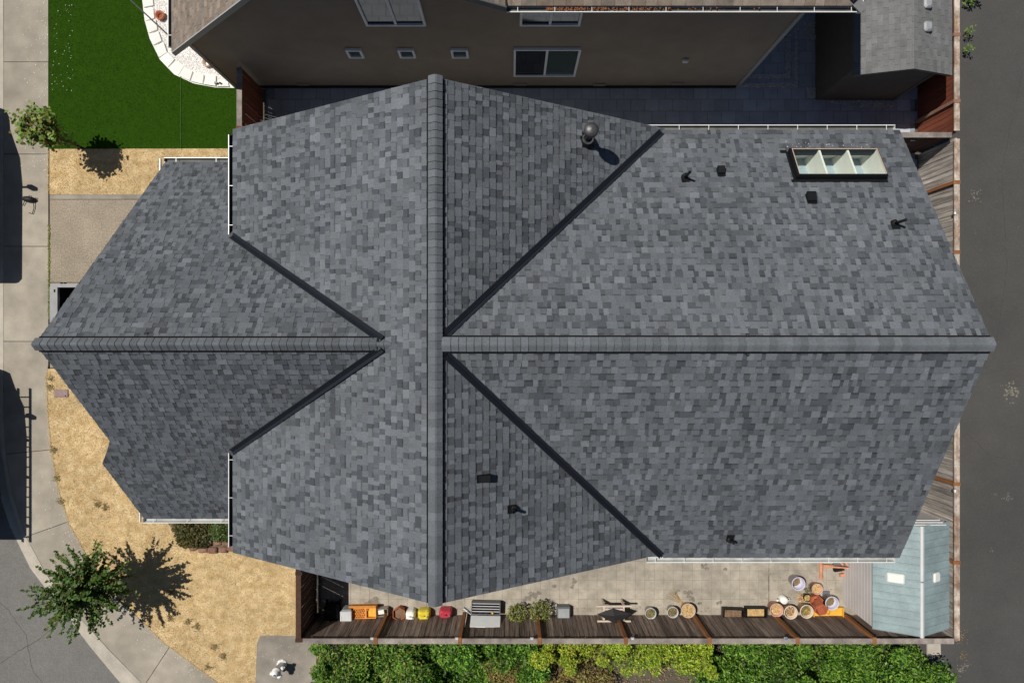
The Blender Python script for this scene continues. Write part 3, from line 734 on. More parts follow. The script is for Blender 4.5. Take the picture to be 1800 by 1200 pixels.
# skylight
sk = link('skylight', None, house)
def SM(u, s, h): return Mnorth(u, s, h)
def sk_box(mb, u0, u1, s0, s1, h0, h1):
    vs_ = [SM(u, s_, h) for u in (u0, u1) for s_ in (s0, s1) for h in (h0, h1)]
    mb.solid(vs_, [(0, 1, 3, 2), (4, 6, 7, 5), (0, 4, 5, 1), (2, 3, 7, 6), (0, 2, 6, 4), (1, 5, 7, 3)])
mb = MB(); t = .045
sk_box(mb, hx0-t, hx0, hs0-t, hs1+.014, 0, .13); sk_box(mb, hx1, hx1+.014, hs0-t, hs1+.014, 0, .13)
sk_box(mb, hx0, hx1, hs0-t, hs0, 0, .13); sk_box(mb, hx0, hx1, hs1, hs1+.014, 0, .13)
mb.build('kerb_frame', 'black_plastic', sk)
mb = MB()
sk_box(mb, hx0-t-.10, hx1+.04, hs0-t-.06, hs0-t, .018, .026); sk_box(mb, hx0-t-.05, hx0-t, hs0-t, hs1+.01, .018, .026)
sk_box(mb, hx0-t-.16, hx0-t-.02, hs1-.02, hs1+.05, .02, .03)
mb.build('flashing', 'black_plastic', sk)
mb = MB(); mb.face([SM(hx0+.004, hs1-.004, .124), SM(hx0+.004, hs0+.004, .124), SM(hx1-.004, hs0+.004, .124), SM(hx1-.004, hs1-.004, .124)]); mb.build('pane', 'clear_glass', sk)
mb = MB(); mb2 = MB()
f_ = .014
sk_box(mb, hx0+.001, hx0+f_, hs0+.001, hs1-.001, .126, .136); sk_box(mb, hx1-f_, hx1-.001, hs0+.001, hs1-.001, .126, .136); sk_box(mb, hx0+f_, hx1-f_, hs1-f_, hs1-.001, .126, .136)
mb.build('glazing_bead', 'beige_pot', sk)
dz = .76
def wallq(mb, a, b): mb.face([SM(*a, .11), SM(*b, .11), SM(*b, .11)-Vector((0, 0, dz)), SM(*a, .11)-Vector((0, 0, dz))])
mb = MB(); c4 = [(hx0+.003, hs0+.003), (hx1-.003, hs0+.003), (hx1-.003, hs1-.003), (hx0+.003, hs1-.003)]
for i in range(4): wallq(mb, c4[i], c4[(i+1) % 4])
mb.build('shaft', 'cream', sk)
for k in (1, 2):
    u_ = hx0+(hx1-hx0)*k/3; mb = MB()
    tp = [SM(u_+du, s_, .085) for du in (-.02, .02) for s_ in (hs0+.004, hs1-.004)]; bt = [q-Vector((0, 0, dz-.03)) for q in tp]
    vs_ = [tp[0], tp[1], tp[3], tp[2], bt[0], bt[1], bt[3], bt[2]]
    mb.solid(vs_, [(0, 1, 2, 3), (0, 4, 5, 1), (1, 5, 6, 2), (2, 6, 7, 3), (3, 7, 4, 0)]); mb.build('divider', 'cream', sk)
mb = MB(); mb.face([SM(*c, .11)-Vector((0, 0, dz-.01)) for c in c4]); mb.build('shaft_floor', 'bluefloor', sk)  # shaft floor: bluish reflections put into its colour, kept pale to bounce light
# small anchor rings beside the ridge
for M_, px, py in ((Mnorth, 1313, 590), (Msouth, 1313, 621), (Mgn, 257, 588), (Mgs, 261, 614)):
    u, s = find(M_, px, py); p = M_(u, s, .03)
    path = [p+Vector((.028*math.cos(a), .02*math.sin(a), .0)) for a in [i*math.pi/6 for i in range(13)]]
    MB().tube(path, .007, 6).build('anchor_ring', 'black_rubber', house)
# bird droppings above the skylight
mb = MB()
for _ in range(26):
    q = SM(R.uniform(hx0-.1, hx1), R.gauss(hs1+.16, .05), .021); r = R.uniform(.004, .012)
    mb.lathe([(r, 0), (r*.6, .003)], 5, c=q)
mb.build('droppings', 'petal', kind='stuff')

# ------------------------------------------------------------------ neighbour's house
NYW = 7.65
nb = thing('house', 'tan lap-sided neighbouring house with white-framed windows across the top of the picture', 'house', (0, NYW, 0))
nb.location = (0, 0, 0)
mb = MB()
laps(mb, [[(-8.28, 0), (-.25, 0), (-.25, 5.45), (-3.9, 7.45), (-8.28, 3.24)], [(-.25, 0), (6.75, 0), (6.75, 5.3), (-.25, 5.3)]], (0, NYW, 0), (1, 0, 0), (0, -1, 0), .165, .014)
laps(mb, [[(0, 0), (9, 0), (9, 5.3), (0, 5.3)]], (6.75, NYW, 0), (0, 1, 0), (1, 0, 0), .165, .014)
laps(mb, [[(0, 0), (9, 0), (9, 3.2), (0, 3.2)]], (-8.28, NYW, 0), (0, 1, 0), (-1, 0, 0), .165, .014)
nwall = mb.build('wall', 'neighbour_siding', nb)
for x, z1 in ((6.75, 5.28), (-8.28, 3.2)):
    mb = MB(); sg = 1 if x > 0 else -1
    mb.box((x+sg*.005, NYW-.012, z1/2), (.10, .06, z1)); mb.build('corner_board', 'neighbour_trim', nb)
MB().box((-.75, NYW-.035, .05), (14.9, .05, .10)).build('base_flashing', 'dark_metal', nb)
def window(x0, x1, z0, z1, split=True, right='window_glass'):
    o = link('window', None, nb); y = NYW-.03; t = .055; f = MB()
    xc, zc = (x0+x1)/2, (z0+z1)/2
    f.box((xc, y-.02, z0-t/2), (x1-x0+2*t, .07, t)); f.box((xc, y-.02, z1+t/2), (x1-x0+2*t, .07, t))
    f.box((x0-t/2, y-.02, zc), (t, .066, z1-z0)); f.box((x1+t/2, y-.02, zc), (t, .066, z1-z0))
    if split: f.box((xc, y-.015, zc), (.06, .05, z1-z0))
    f.build('frame', 'window_frame', o)
    if split:
        MB().box(((x0+xc)/2-.015, y, zc), (xc-x0-.03, .012, z1-z0)).build('pane', 'window_glass', o)
        MB().box(((x1+xc)/2+.015, y+.004, zc), (x1-xc-.03, .012, z1-z0)).build('pane', right, o)
        MB().box(((x0+xc)/2-.015, y-.018, z0+.02), (xc-x0-.03, .02, .03)).build('sash_rail', 'slate_plastic', o)
    else: MB().box((xc, y, zc), (x1-x0, .012, z1-z0)).build('pane', 'window_blind', o)
window(-3.45, -2.12, 4.14, 5.45); window(.24, 1.58, 4.14, 5.15); window(.10, 1.75, 1.02, 2.70, right='window_blind')
window(-4.30, -4.00, 2.28, 2.66, False); window(-2.94, -2.62, 2.28, 2.66, False); window(-1.55, -1.21, 2.28, 2.66, False)
MB().bevbox((4.70, NYW-.06, 2.02), (.16, .09, .10), .02).build('dryer_vent', 'white_plastic', nb)
for x, z in ((-2.9, .22), (.25, .25), (2.6, .22), (4.9, .3), (-6.2, .25)):
    MB().box((x, NYW-.03, z), (.36, .03, .16)).build('crawl_vent', 'neighbour_siding', nb)
# its roofs
nroof = MB()
def quadslab(mb, pts, th=.14):
    pts = [Vector(p) for p in pts]; bot = [p-Vector((0, 0, th)) for p in pts]; n = len(pts)
    mb.solid(pts+bot, [tuple(range(n)), tuple(reversed(range(n, 2*n)))]+[(i, n+i, n+(i+1) % n, (i+1) % n) for i in range(n)])
gx0, gz0, gxp = -8.62, 3.20, -3.9
gzp = gz0+.95*(gxp-gx0); yr = 7.33
quadslab(nroof, [(gx0, yr, gz0), (gxp, yr, gzp), (gxp, 15, gzp), (gx0, 15, gz0)])
quadslab(nroof, [(gxp, yr, gzp), (-.15, yr, 5.55), (-.15, 15, 5.55), (gxp, 15, gzp)])
ez, ey, ex0, ex1 = 5.42, 7.41, -.1, 7.66
quadslab(nroof, [(ex0, ey, ez), (ex1, ey, ez), (ex1-4, ey+4, ez+2.3), (ex0, ey+4, ez+2.3)])
quadslab(nroof, [(ex1, ey, ez), (ex1, 16, ez), (ex1-4, 16, ez+2.3), (ex1-4, ey+4, ez+2.3)])
nr = nroof.build('roof', 'deck', nb)
def shingle_plane(parent, O, U, D, pitch, pieces, mat, tones, wd=.30, expo=.143, part=False, h0=.008, jitter=0):
    U, D, O = Vector(U), Vector(D), Vector(O); N = (D*pitch+Vector((0, 0, 1))).normalized(); c = 1/math.hypot(1, pitch)
    def M(u, s, h): return O+U*u+D*s+Vector((0, 0, -pitch*s))+N*h
    us = [u for pc in pieces for u, s in pc]; ss = [s for pc in pieces for u, s in pc]; e = expo*c; F = MB()
    for k in range(int((max(ss)-min(ss))/e)+2):
        sb = max(ss)-k*e; st = sb-e; u = min(us)-wd*((k*.5+R.uniform(0, jitter)) % 1)
        while u < max(us):
            w_ = wd*(1+R.uniform(-.35, .35)*(1 if jitter else 0)); gap = .006
            for pc in pieces:
                q = clip([(u, st), (u+w_-gap, st), (u+w_-gap, sb), (u, sb)], pc)
                if not q or area(q) < 3e-4: continue
                hb = h0*R.uniform(.8, 1.25); tn = R.choice(tones) if tones else None
                mb = MB() if part else F
                slab(mb, q, M, lambda a, b: .002+hb*(b-st)/e, -.004, tn)
                if part: mb.build('shingle', mat, parent)
            u += w_
    if not part: F.build('shingle_field', mat, parent, kind='stuff')
NT = [(.8, .8, .8), (.95, .95, .95), (1.05, 1.03, 1), (1.15, 1.12, 1.1), (.9, .85, .8)]
shingle_plane(nr, (gxp, 0, gzp), (0, 1, 0), (-1, 0, 0), .95, [[(yr, 0), (9.5, 0), (9.5, gxp-gx0), (yr, gxp-gx0)]], 'neighbour_shingle', NT, jitter=1)
shingle_plane(nr, (gxp, 0, gzp), (0, 1, 0), (1, 0, 0), (gzp-5.55)/(3.75), [[(yr, 0), (9.5, 0), (9.5, 3.75), (yr, 3.75)]], 'neighbour_shingle', NT, jitter=1)
shingle_plane(nr, (0, ey+4, ez+2.3), (1, 0, 0), (0, -1, 0), .575, [[(ex0, 4), (ex1, 4), (ex1-2, 2), (ex0, 2)]], 'neighbour_shingle', NT, jitter=1)
shingle_plane(nr, (ex1-4, 0, ez+2.3), (0, 1, 0), (1, 0, 0), .575, [[(ey, 4), (ey+2.2, 4), (ey+2.2, 2), (ey+2, 2)]], 'neighbour_shingle', NT, jitter=1)
for i in range(9):                                        # hip caps
    t = i/18; p = Vector((ex1-4*t, ey+4*t, ez+2.3*t+.03)); MB().box(p, (.30, .22, .02), rz=-math.pi/4+math.pi, ry=0, rx=0).build('hip_cap', 'neighbour_trim' if 0 else 'shed_shingle', nr)
gutter(nb, (-.12, ey, ez), (ex1+.10, ey, ez), (0, -1, 0), hang=.85)
gutter(nb, (ex1, ey-.11, ez), (ex1, 10, ez), (1, 0, 0), hang=.85)
gutter(nb, (gx0, yr+.15, gz0), (gx0, 10, gz0), (-1, 0, 0), hang=.85)
# moss and needles in the gutter
mb = MB()
for _ in range(260):
    x = .75+abs(R.gauss(0, 1.6)); r = R.uniform(.008, .022); mb.lathe([(r, 0), (r*.5, r)], 5, c=(x, ey-.055+R.uniform(-.03, .03), ez-.045))
mb.build('gutter_debris', 'roof_debris', nb, kind='stuff')
# rake board on the west gable and a soffit
mb = MB(); a = Vector((gx0, yr, gz0)); b = Vector((gxp, yr, gzp)); dn = Vector((0, 0, .19)); o_ = Vector((0, -.03, 0))
P = [a+Vector((0, 0, .01)), b+Vector((0, 0, .01)), b-dn, a-dn]; mb.solid(P+[p+o_ for p in P], [(0, 1, 2, 3), (7, 6, 5, 4), (0, 4, 5, 1), (1, 5, 6, 2), (2, 6, 7, 3), (3, 7, 4, 0)])
mb.build('rake_board', 'neighbour_trim', nb)
mb = MB(); a = Vector((gxp, yr, gzp)); b = Vector((-.12, yr, 5.55))
P = [a+Vector((0, 0, .01)), b+Vector((0, 0, .01)), b-dn, a-dn]; mb.solid(P+[p+o_ for p in P], [(0, 1, 2, 3), (7, 6, 5, 4), (0, 4, 5, 1), (1, 5, 6, 2), (2, 6, 7, 3), (3, 7, 4, 0)])
mb.build('rake_board', 'slate_plastic', nb)
# downspout at the garage corner
MB().tube([(gx0+.1, yr+.2, gz0-.1), (-8.40, NYW+.1, 2.9), (-8.38, NYW+.1, .1)], .03, 8).build('downspout', 'neighbour_trim', nb)
# service cable
p0 = at(286, 53, 3.1); p1 = at(229, 0, 3.6); dv = p1-p0
MB().tube([p0-dv*.25+Vector((0, 0, -.1))]+[p0+dv*t+Vector((0, 0, .02*(t-.5)**2)) for t in (0, .5, 1, 1.5, 2.5, 4)], .018, 8).build('service_cable', 'cable', label='thin grey service cable running to the corner of the neighbouring roof', category='cable')
# rings in the white gravel
for (px, py), lb in (((366, 112), 'round brown pot ring standing in white gravel near the tan wall corner'), ((284, 30), 'round brown pot half hidden by the neighbouring gutter edge')):
    g = thing('plant_pot', lb, 'pot', (*G(px, py), .01), group='pots in the white gravel')
    MB().lathe([(.12, 0), (.14, .10), (.14, .12), (.10, .12), (.09, .03)], 20).build('body', 'beige_pot' if px > 300 else 'terracotta', g, True)
    MB().lathe([(.098, .02), (.06, .03), (0, .032)], 14, cap=False).build('gravel_fill', 'edging_stone' if px > 300 else 'pot_soil', g)
kk = thing('tap_box', 'small dark metal tap box on the pale edging beside the turf', 'tap', (*G(382, 148), .05))
MB().box((0, 0, .04), (.09, .05, .07)).build('body', 'dark_metal', kk); MB().lathe([(.025, 0), (.03, .06), (.01, .08)], 10, c=(.12, 0, 0)).build('knob', 'dark_metal', kk)

# neighbour's shed
sh = thing('garden_shed', 'dark-walled shed with pale grey shingle roof beside the red fence at top right', 'shed', (10.3, 8.5, 0))
so_ = Vector((10.3, 8.5, 0))
sx0, sx1, sy0, sy1, szz, szr = 9.12, 11.42, 7.26, 11.2, 2.36, 2.80
mb = MB()
laps(mb, [[(sx0, 0), (sx1, 0), (sx1, szz), (10.38, szr-.05), (sx0, szz)]], (-so_.x, sy0-so_.y, 0), (1, 0, 0), (0, -1, 0), .15, .012)
laps(mb, [[(sy0, 0), (sy1, 0), (sy1, szz), (sy0, szz)]], (sx0-so_.x, -so_.y, 0), (0, 1, 0), (-1, 0, 0), .15, .012)
laps(mb, [[(sy0, 0), (sy1, 0), (sy1, szz), (sy0, szz)]], (sx1-so_.x, -so_.y, 0), (0, 1, 0), (1, 0, 0), .15, .012)
mb.build('wall', 'shed_siding', sh)
MB().box((sx1-so_.x+.005, sy0-so_.y-.01, szz/2), (.07, .05, szz)).build('corner_board', 'shed_siding', sh)
sr = MB(); er0, er1, rx_, ry = 9.08, 11.66, 10.40, 7.05
quadslab(sr, [(er0-so_.x, ry-so_.y, szz+.04), (rx_-so_.x, ry-so_.y, szr+.04), (rx_-so_.x, 3, szr+.04), (er0-so_.x, 3, szz+.04)], .09)
quadslab(sr, [(rx_-so_.x, ry-so_.y, szr+.04), (er1-so_.x, ry-so_.y, szz+.04), (er1-so_.x, 3, szz+.04), (rx_-so_.x, 3, szr+.04)], .09)
sro = sr.build('roof', 'slate_plastic', sh)
pw = (szr-szz)/(rx_-er0); pe = (szr-szz)/(er1-rx_)
shingle_plane(sro, (rx_-so_.x, 0, szr+.042), (0, 1, 0), (-1, 0, 0), pw, [[(ry-so_.y, 0), (1.6, 0), (1.6, rx_-er0), (ry-so_.y, rx_-er0)]], 'shed_shingle', None, .305, .135, part=True)
shingle_plane(sro, (rx_-so_.x, 0, szr+.042), (0, 1, 0), (1, 0, 0), pe, [[(ry-so_.y, 0), (1.6, 0), (1.6, er1-rx_), (ry-so_.y, er1-rx_)]], 'shed_shingle', None, .305, .135, part=True)
for py in (6, 47):
    p = at(1631, py, 2.75); mb = MB(); mb.bevbox((p.x-so_.x, p.y-so_.y, szz+.04+pe*(er1-p.x)+.06), (.22, .26, .12), .04); mb.build('roof_vent', 'steel', sh)

# ------------------------------------------------------------------ fences
def fence(label, a, b, inward, posts, hgt=1.78, board='grey_board', rail='grey_rail', post='orange_post', bw=.14, cap=True, skip=None, name='fence', postout=.075):
    a, b = Vector(a), Vector(b); d = b-a; L_ = d.length; ang = math.atan2(d.y, d.x)
    f = thing(name, label, 'fence', (a.x, a.y, 0), ang, None)
    sg = 1 if Vector((-d.y, d.x)).dot(Vector(inward)) > 0 else -1
    mes = []
    for k in range(6):
        m_ = MB(); wd = bw-.006-R.uniform(0, .006)
        m_.box((0, 0, (hgt-.03)/2), (wd, .018, hgt-.03)); mes.append(m_.mesh('board', board))
    n = int(L_/bw)
    for i in range(n):
        x = (i+.5)*L_/n
        link('board', R.choice(mes), f, (x, sg*R.uniform(-.003, .003), 0), (R.uniform(-.006, .006), 0, R.uniform(-.012, .012)))
    ps = [0]+list(posts)+[L_]
    pm = MB(); pm.box((0, 0, (hgt+.02)/2), (.09, .09, hgt+.02)); pme = pm.mesh('post', post)
    for p in posts: link('post', pme, f, (p, sg*(.009+.05), 0), (0, 0, R.uniform(-.02, .02)))
    if cap:
        pc = MB(); pc.box((0, 0, hgt+.012), (.095, .19, .05)); pcm = pc.mesh('post_cap', post)
        for p in posts: link('post_cap', pcm, f, (p, sg*.02, 0))
        for i in range(len(ps)-1):
            l = ps[i+1]-ps[i]-.10
            m_ = MB(); m_.box((0, 0, 0), (l, .145, .035)); m_.build('top_rail', rail, f).location = ((ps[i]+ps[i+1])/2, sg*.005, hgt)
    for z in (.3, ):
        for i in range(len(ps)-1):
            l = ps[i+1]-ps[i]-.095; m_ = MB(); m_.box((0, 0, 0), (l, .036, .085)); m_.build('bottom_rail', rail, f).location = ((ps[i]+ps[i+1])/2, -sg*.03, z)
    return f
FS = -8.21
fence('weathered brown board fence between the patio and the hedge along the bottom', (-5.84, FS), (12.16, FS), (0, 1), [x+5.84 for x in (-3.74, -1.43, .76, 3.12, 5.41, 7.82, 9.93)])
fence('weathered grey board fence beside the lane at right, south of the dividing fence', (12.2, -8.24), (12.2, 5.60), (-1, 0), [y+8.24 for y in (-6.05, -3.9, -1.75, .35, 2.45, 4.36)], board='light_board', rail='pale_rail')
fence('red stained board fence beside the lane at top right', (12.2, 5.72), (12.2, 11.5), (-1, 0), [y-5.72 for y in (6.58, 8.4, 10.4)], board='red_board', rail='pale_rail', post='brick_stone')
fence('short dark dividing fence between the two back yards at right', (8.1, 5.66), (12.10, 5.66), (0, -1), [2.0], board='dark_board', rail='grey_rail', post='dark_board')
fence('short dark brown fence beside the dry lawn at bottom left of the patio', (-5.86, -8.25), (-5.86, -4.3), (1, 0), [.07, 1.9], board='dark_board', rail='dark_board', post='dark_board')
fence('dark red-brown fence between green turf and the narrow side alley', (-7.48, 4.35), (-7.48, 7.55), (1, 0), [1.5], board='red_board', rail='grey_rail', post='red_board')
for k, (px, py) in enumerate([(654, 1122), (803, 1125), (935, 1124), (1112, 1124), (1382, 1121)]):
    p = at(px, py, 1.8); lb = ['leftmost', 'second from left', 'third from left', 'fourth from left', 'rightmost'][k]
    t = thing('fence_light', f'small grey solar light on the hedge-side fence rail, {lb} of five', 'light', (p.x, FS+.075, 1.72), group='solar lights on the patio fence')
    MB().bevbox((0, 0, .06), (.10, .07, .05), .012).build('housing', 'grey_plastic', t); MB().box((0, 0, .088), (.075, .05, .004)).build('solar_panel', 'blue_plastic' if k == 4 else 'grey_pot', t)
for k, (px, py) in enumerate([(1674, 375), (1673, 862)]):
    p = at(px, py, 1.8); t = thing('fence_light', ['small white light on the lane fence rail near the roof edge, upper', 'small white light on the lane fence rail above the green shed'][k], 'light', (12.2-.09, p.y, 1.78), group='lights on the lane fence')
    MB().bevbox((0, 0, .03), (.06, .09, .06), .012).build('housing', 'slate_plastic', t); MB().box((0, 0, .063), (.045, .07, .006)).build('lens', 'white_plastic', t)

# ------------------------------------------------------------------ green plastic shed
ps_ = thing('garden_shed', 'plastic shed with pale green ribbed roof and grey plank walls, bottom right corner', 'shed', (10.93, -6.4, 0))
cx, cy = 10.93, -6.4
x0, x1, y0, y1, zw, zr_ = 9.92, 11.95, -7.86, -4.95, 1.78, 2.30
mb = MB()
for k in range(int((y1-y0)/.145)+1):                       # vertical grooved wall planks on the west side
    pass
n = 11
for k in range(n):
    MB().box((x0-cx+.02, 0, (k+.5)*zw/n), (.04, y1-y0-.02, zw/n-.012)).build('wall_plank', 'shed_wall', ps_)
for k in range(n): MB().box((x1-cx-.02, (y0+y1)/2-cy, (k+.5)*zw/n), (.04, y1-y0-.02, zw/n-.012)).build('wall_plank', 'shed_wall', ps_)
for yy in (y0+.03, y1-.03):
    mb = MB(); P = [(x0-cx+.04, 0), (x1-cx-.04, 0), (x1-cx-.04, zw), (0, zr_-.04), (x0-cx+.04, zw)]
    vs_ = [Vector((a, yy-cy+o, z)) for o in (-.02, .02) for a, z in P]; mb.solid(vs_, [tuple(range(5)), tuple(reversed(range(5, 10)))]+[(i, 5+i, 5+(i+1) % 5, (i+1) % 5) for i in range(5)]); mb.build('gable_panel', 'shed_wall', ps_)
for k in range(3): MB().box((0, y1-cy+.02+.05*k, 2.12-.05*k), (1.5-.1*k, .03, .03)).build('gable_slat', 'shed_ridge', ps_)
nrib = 14; rl = (y1-y0+.04)/nrib
for sg, ex_ in ((-1, x0-.03-cx), (1, x1+.03-cx)):
    for k in range(nrib):                                 # each roof panel is a shallow plank with a groove to the next
        ya = y0-.02-cy+k*rl+.008; yb = ya+rl-.016
        t0, t1 = Vector((0, 0, zr_)), Vector((ex_, 0, zw+.0))
        N = Vector((-(t1-t0).z*(1 if ex_ > 0 else -1), 0, abs(ex_))).normalized()
        if N.z < 0: N = -N
        pts = []
        for yv_, h in ((ya, .0), (ya+.02, .014), (yb-.02, .014), (yb, .0)):
            for q in (t0, t1): pts.append(q+Vector((0, yv_, 0))+N*h)
        b = MB(); fs = [(0, 1, 3, 2), (2, 3, 5, 4), (4, 5, 7, 6), (1, 0, 6, 7), (0, 2, 4, 6), (1, 7, 5, 3)]
        b.solid(pts, fs if sg < 0 else fs); b.build('roof_panel', 'shed_roof', ps_)
    b = MB(); q0 = [Vector((0, y0-.02-cy, zr_-.006)), Vector((ex_, y0-.02-cy, zw-.006)), Vector((ex_, y1+.02-cy, zw-.006)), Vector((0, y1+.02-cy, zr_-.006))]; quadslab(b, q0, .03); b.build('roof_base', 'shed_roof', ps_)
mb = MB()
for ya, yb in ((y0-.03-cy, -.02), (.02, y1+.03-cy)): mb.prism([(-.05, zr_-.01), (-.05, zr_+.02), (0, zr_+.045), (.05, zr_+.02), (.05, zr_-.01)], ya, yb, M=Matrix(((1, 0, 0, 0), (0, 0, 1, 0), (0, 1, 0, 0), (0, 0, 0, 1))))
mb.build('ridge_strip', 'shed_ridge', ps_)
for xo, (px, py), sz in ((-1, (1574, 1016), (.50, .31)), (1, (1646, 1014), (.32, .31))):
    p = at(px, py, 2.05); zz = zr_-abs(p.x-cx)/(1.02)*(zr_-zw); ry_ = (1 if xo > 0 else -1)*math.atan((zr_-zw)/1.02)
    b = MB(); b.box((p.x-cx, p.y-cy, zz+.02), (sz[0], sz[1], .03), ry=ry_); b.build('skylight_rim', 'shed_roof', ps_)
    b = MB(); m_ = Matrix.Translation((p.x-cx, p.y-cy, zz+.05)) @ Matrix.Rotation(ry_, 4, 'Y')
    bb = MB(); bb.bevbox((0, 0, 0), (sz[0]*.84, sz[1]*.84, .05), .03); b.solid([m_ @ Vector(v) for v in bb.v], bb.f); b.build('skylight_dome', 'skylight_plastic', ps_)
# pale concrete beside the corner of the fence
sheet('concrete_corner', gp([(1630, 1080), (1652, 1080), (1654, 1150), (1630, 1150)]), .0, 'kerb_concrete', z0=-.06)

# ------------------------------------------------------------------ vegetation
def leaf_quads(C, size, cols, flat=.5, aspect=.5, bias=None):
    """rhombus leaves (2 triangles as one quad) at centres C"""
    n = len(C); a = NR.uniform(0, 2*math.pi, n); tilt = NR.normal(0, flat, n); roll = NR.normal(0, flat, n)
    d = np.column_stack([np.cos(a)*np.cos(tilt), np.sin(a)*np.cos(tilt), np.sin(tilt)])
    if bias is not None: d = d+bias; d /= np.linalg.norm(d, axis=1)[:, None]
    up = np.column_stack([np.zeros(n), np.zeros(n), np.ones(n)]); s_ = np.cross(d, up); s_ /= np.linalg.norm(s_, axis=1)[:, None]+1e-9
    u2 = np.cross(s_, d); s_ = s_*np.cos(roll)[:, None]+u2*np.sin(roll)[:, None]
    sz = size*NR.uniform(.6, 1.25, n)
    l = d*sz[:, None]*.5; w_ = s_*(sz*aspect*.5)[:, None]
    V = np.stack([C-l, C+w_-l*.1, C+l, C-w_-l*.1], 1).reshape(-1, 3)
    return V
def foliage(name, C, size, cols, mat, parent=None, flat=.5, aspect=.5, bias=None, shade=None, **kw):
    C = np.asarray(C); c = np.array(cols)[NR.integers(0, len(cols), len(C))]*NR.uniform(.75, 1.25, (len(C), 1))
    if shade is not None: c = c*shade[:, None]
    return link(name, np_mesh(name, leaf_quads(C, size, cols, flat, aspect, bias), 4, np.clip(c, 0, 1), mat), parent, **kw)
# shoot tree at bottom left
tb = at(136, 1040, 1.95); tb.z = 0
tree = thing('young_tree', 'dark green young tree with long leafy shoots over the kerb at bottom left', 'tree', tb, 0, 'street trees')
mb = MB(); mb.tube([(0, 0, 0), (.02, .01, .7), (-.01, .02, 1.4), (.02, 0, 1.9), (.03, .01, 2.6)], [.055, .045, .038, .025, .01], 10)
C = []
for k in range(165):
    a = R.uniform(0, 6.28); h = R.triangular(.75, 2.55, 1.4); L_ = (1.38-.28*abs(h-1.5))*R.uniform(.5, 1.15); up = R.uniform(.1, .7) if h < 1.95 else R.uniform(.6, 1.4)
    d = Vector((math.cos(a), math.sin(a), up)).normalized(); p = Vector((0, 0, h)); path = []
    for i in range(7):
        t = i/6; path.append(p+d*L_*t+Vector((0, 0, -.12*L_*t*t)))
    if k % 2 == 0: mb.tube(path, [.014*(1-.8*i/6) for i in range(7)], 5)
    for i in range(60):
        t = .12+.88*((i+R.random())/60); q = path[int(min(t*6, 5.99))].lerp(path[min(int(t*6)+1, 6)], (t*6) % 1); rr = .040*(1.15-t*.75)
        C.append((q.x+R.gauss(0, rr), q.y+R.gauss(0, rr), q.z+R.gauss(0, rr)))
mb.build('trunk', 'bark', tree, True)
foliage('crown', C, .095, [(.05, .12, .018), (.07, .155, .025), (.10, .19, .035), (.03, .08, .012), (.14, .21, .04), (.15, .14, .04)], 'leaf', tree, flat=.55, aspect=.66)
# small maple at top left
tb = Vector((*G(141, 259), 0))
tree = thing('young_tree', 'small bright green maple sapling with thin leaning trunk beside the green turf', 'tree', tb, 0, 'street trees')
top = at(62, 222, 1.7)-tb
mb = MB(); path = [Vector((0, 0, 0)), Vector((top.x*.05, top.y*.05, .45)), Vector((top.x*.3, top.y*.3, .95)), Vector((top.x*.7, top.y*.7, 1.4)), Vector((top.x*1.05, top.y*1.05, 1.85))]
mb.tube(path, [.045, .04, .033, .026, .012], 10); C = []
for k in range(100):
    t = R.uniform(.35, 1); b = path[2].lerp(path[4], t); a = R.uniform(0, 6.28); L_ = R.uniform(.25, .60); d = Vector((math.cos(a), math.sin(a), R.uniform(-.1, .6))).normalized()
    e = b+d*L_; mb.tube([b, b.lerp(e, .5)+Vector((0, 0, .03)), e], [.008, .006, .003], 5)
    for i in range(15):
        q = b.lerp(e, .45+.6*R.random()); C.append((q.x+R.gauss(0, .07), q.y+R.gauss(0, .07), q.z+R.gauss(0, .05)))
for k in range(14):
    q = path[1].lerp(path[2], R.random()); 
    for i in range(4): C.append((q.x+R.gauss(0, .10), q.y+R.gauss(0, .10), q.z+R.gauss(.0, .05)))
mb.build('trunk', 'bark', tree, True)
foliage('crown', C, .12, [(.15, .25, .035), (.20, .31, .05), (.24, .34, .06), (.11, .20, .03), (.24, .27, .06), (.20, .16, .05)], 'leaf', tree, flat=.45, aspect=.75)
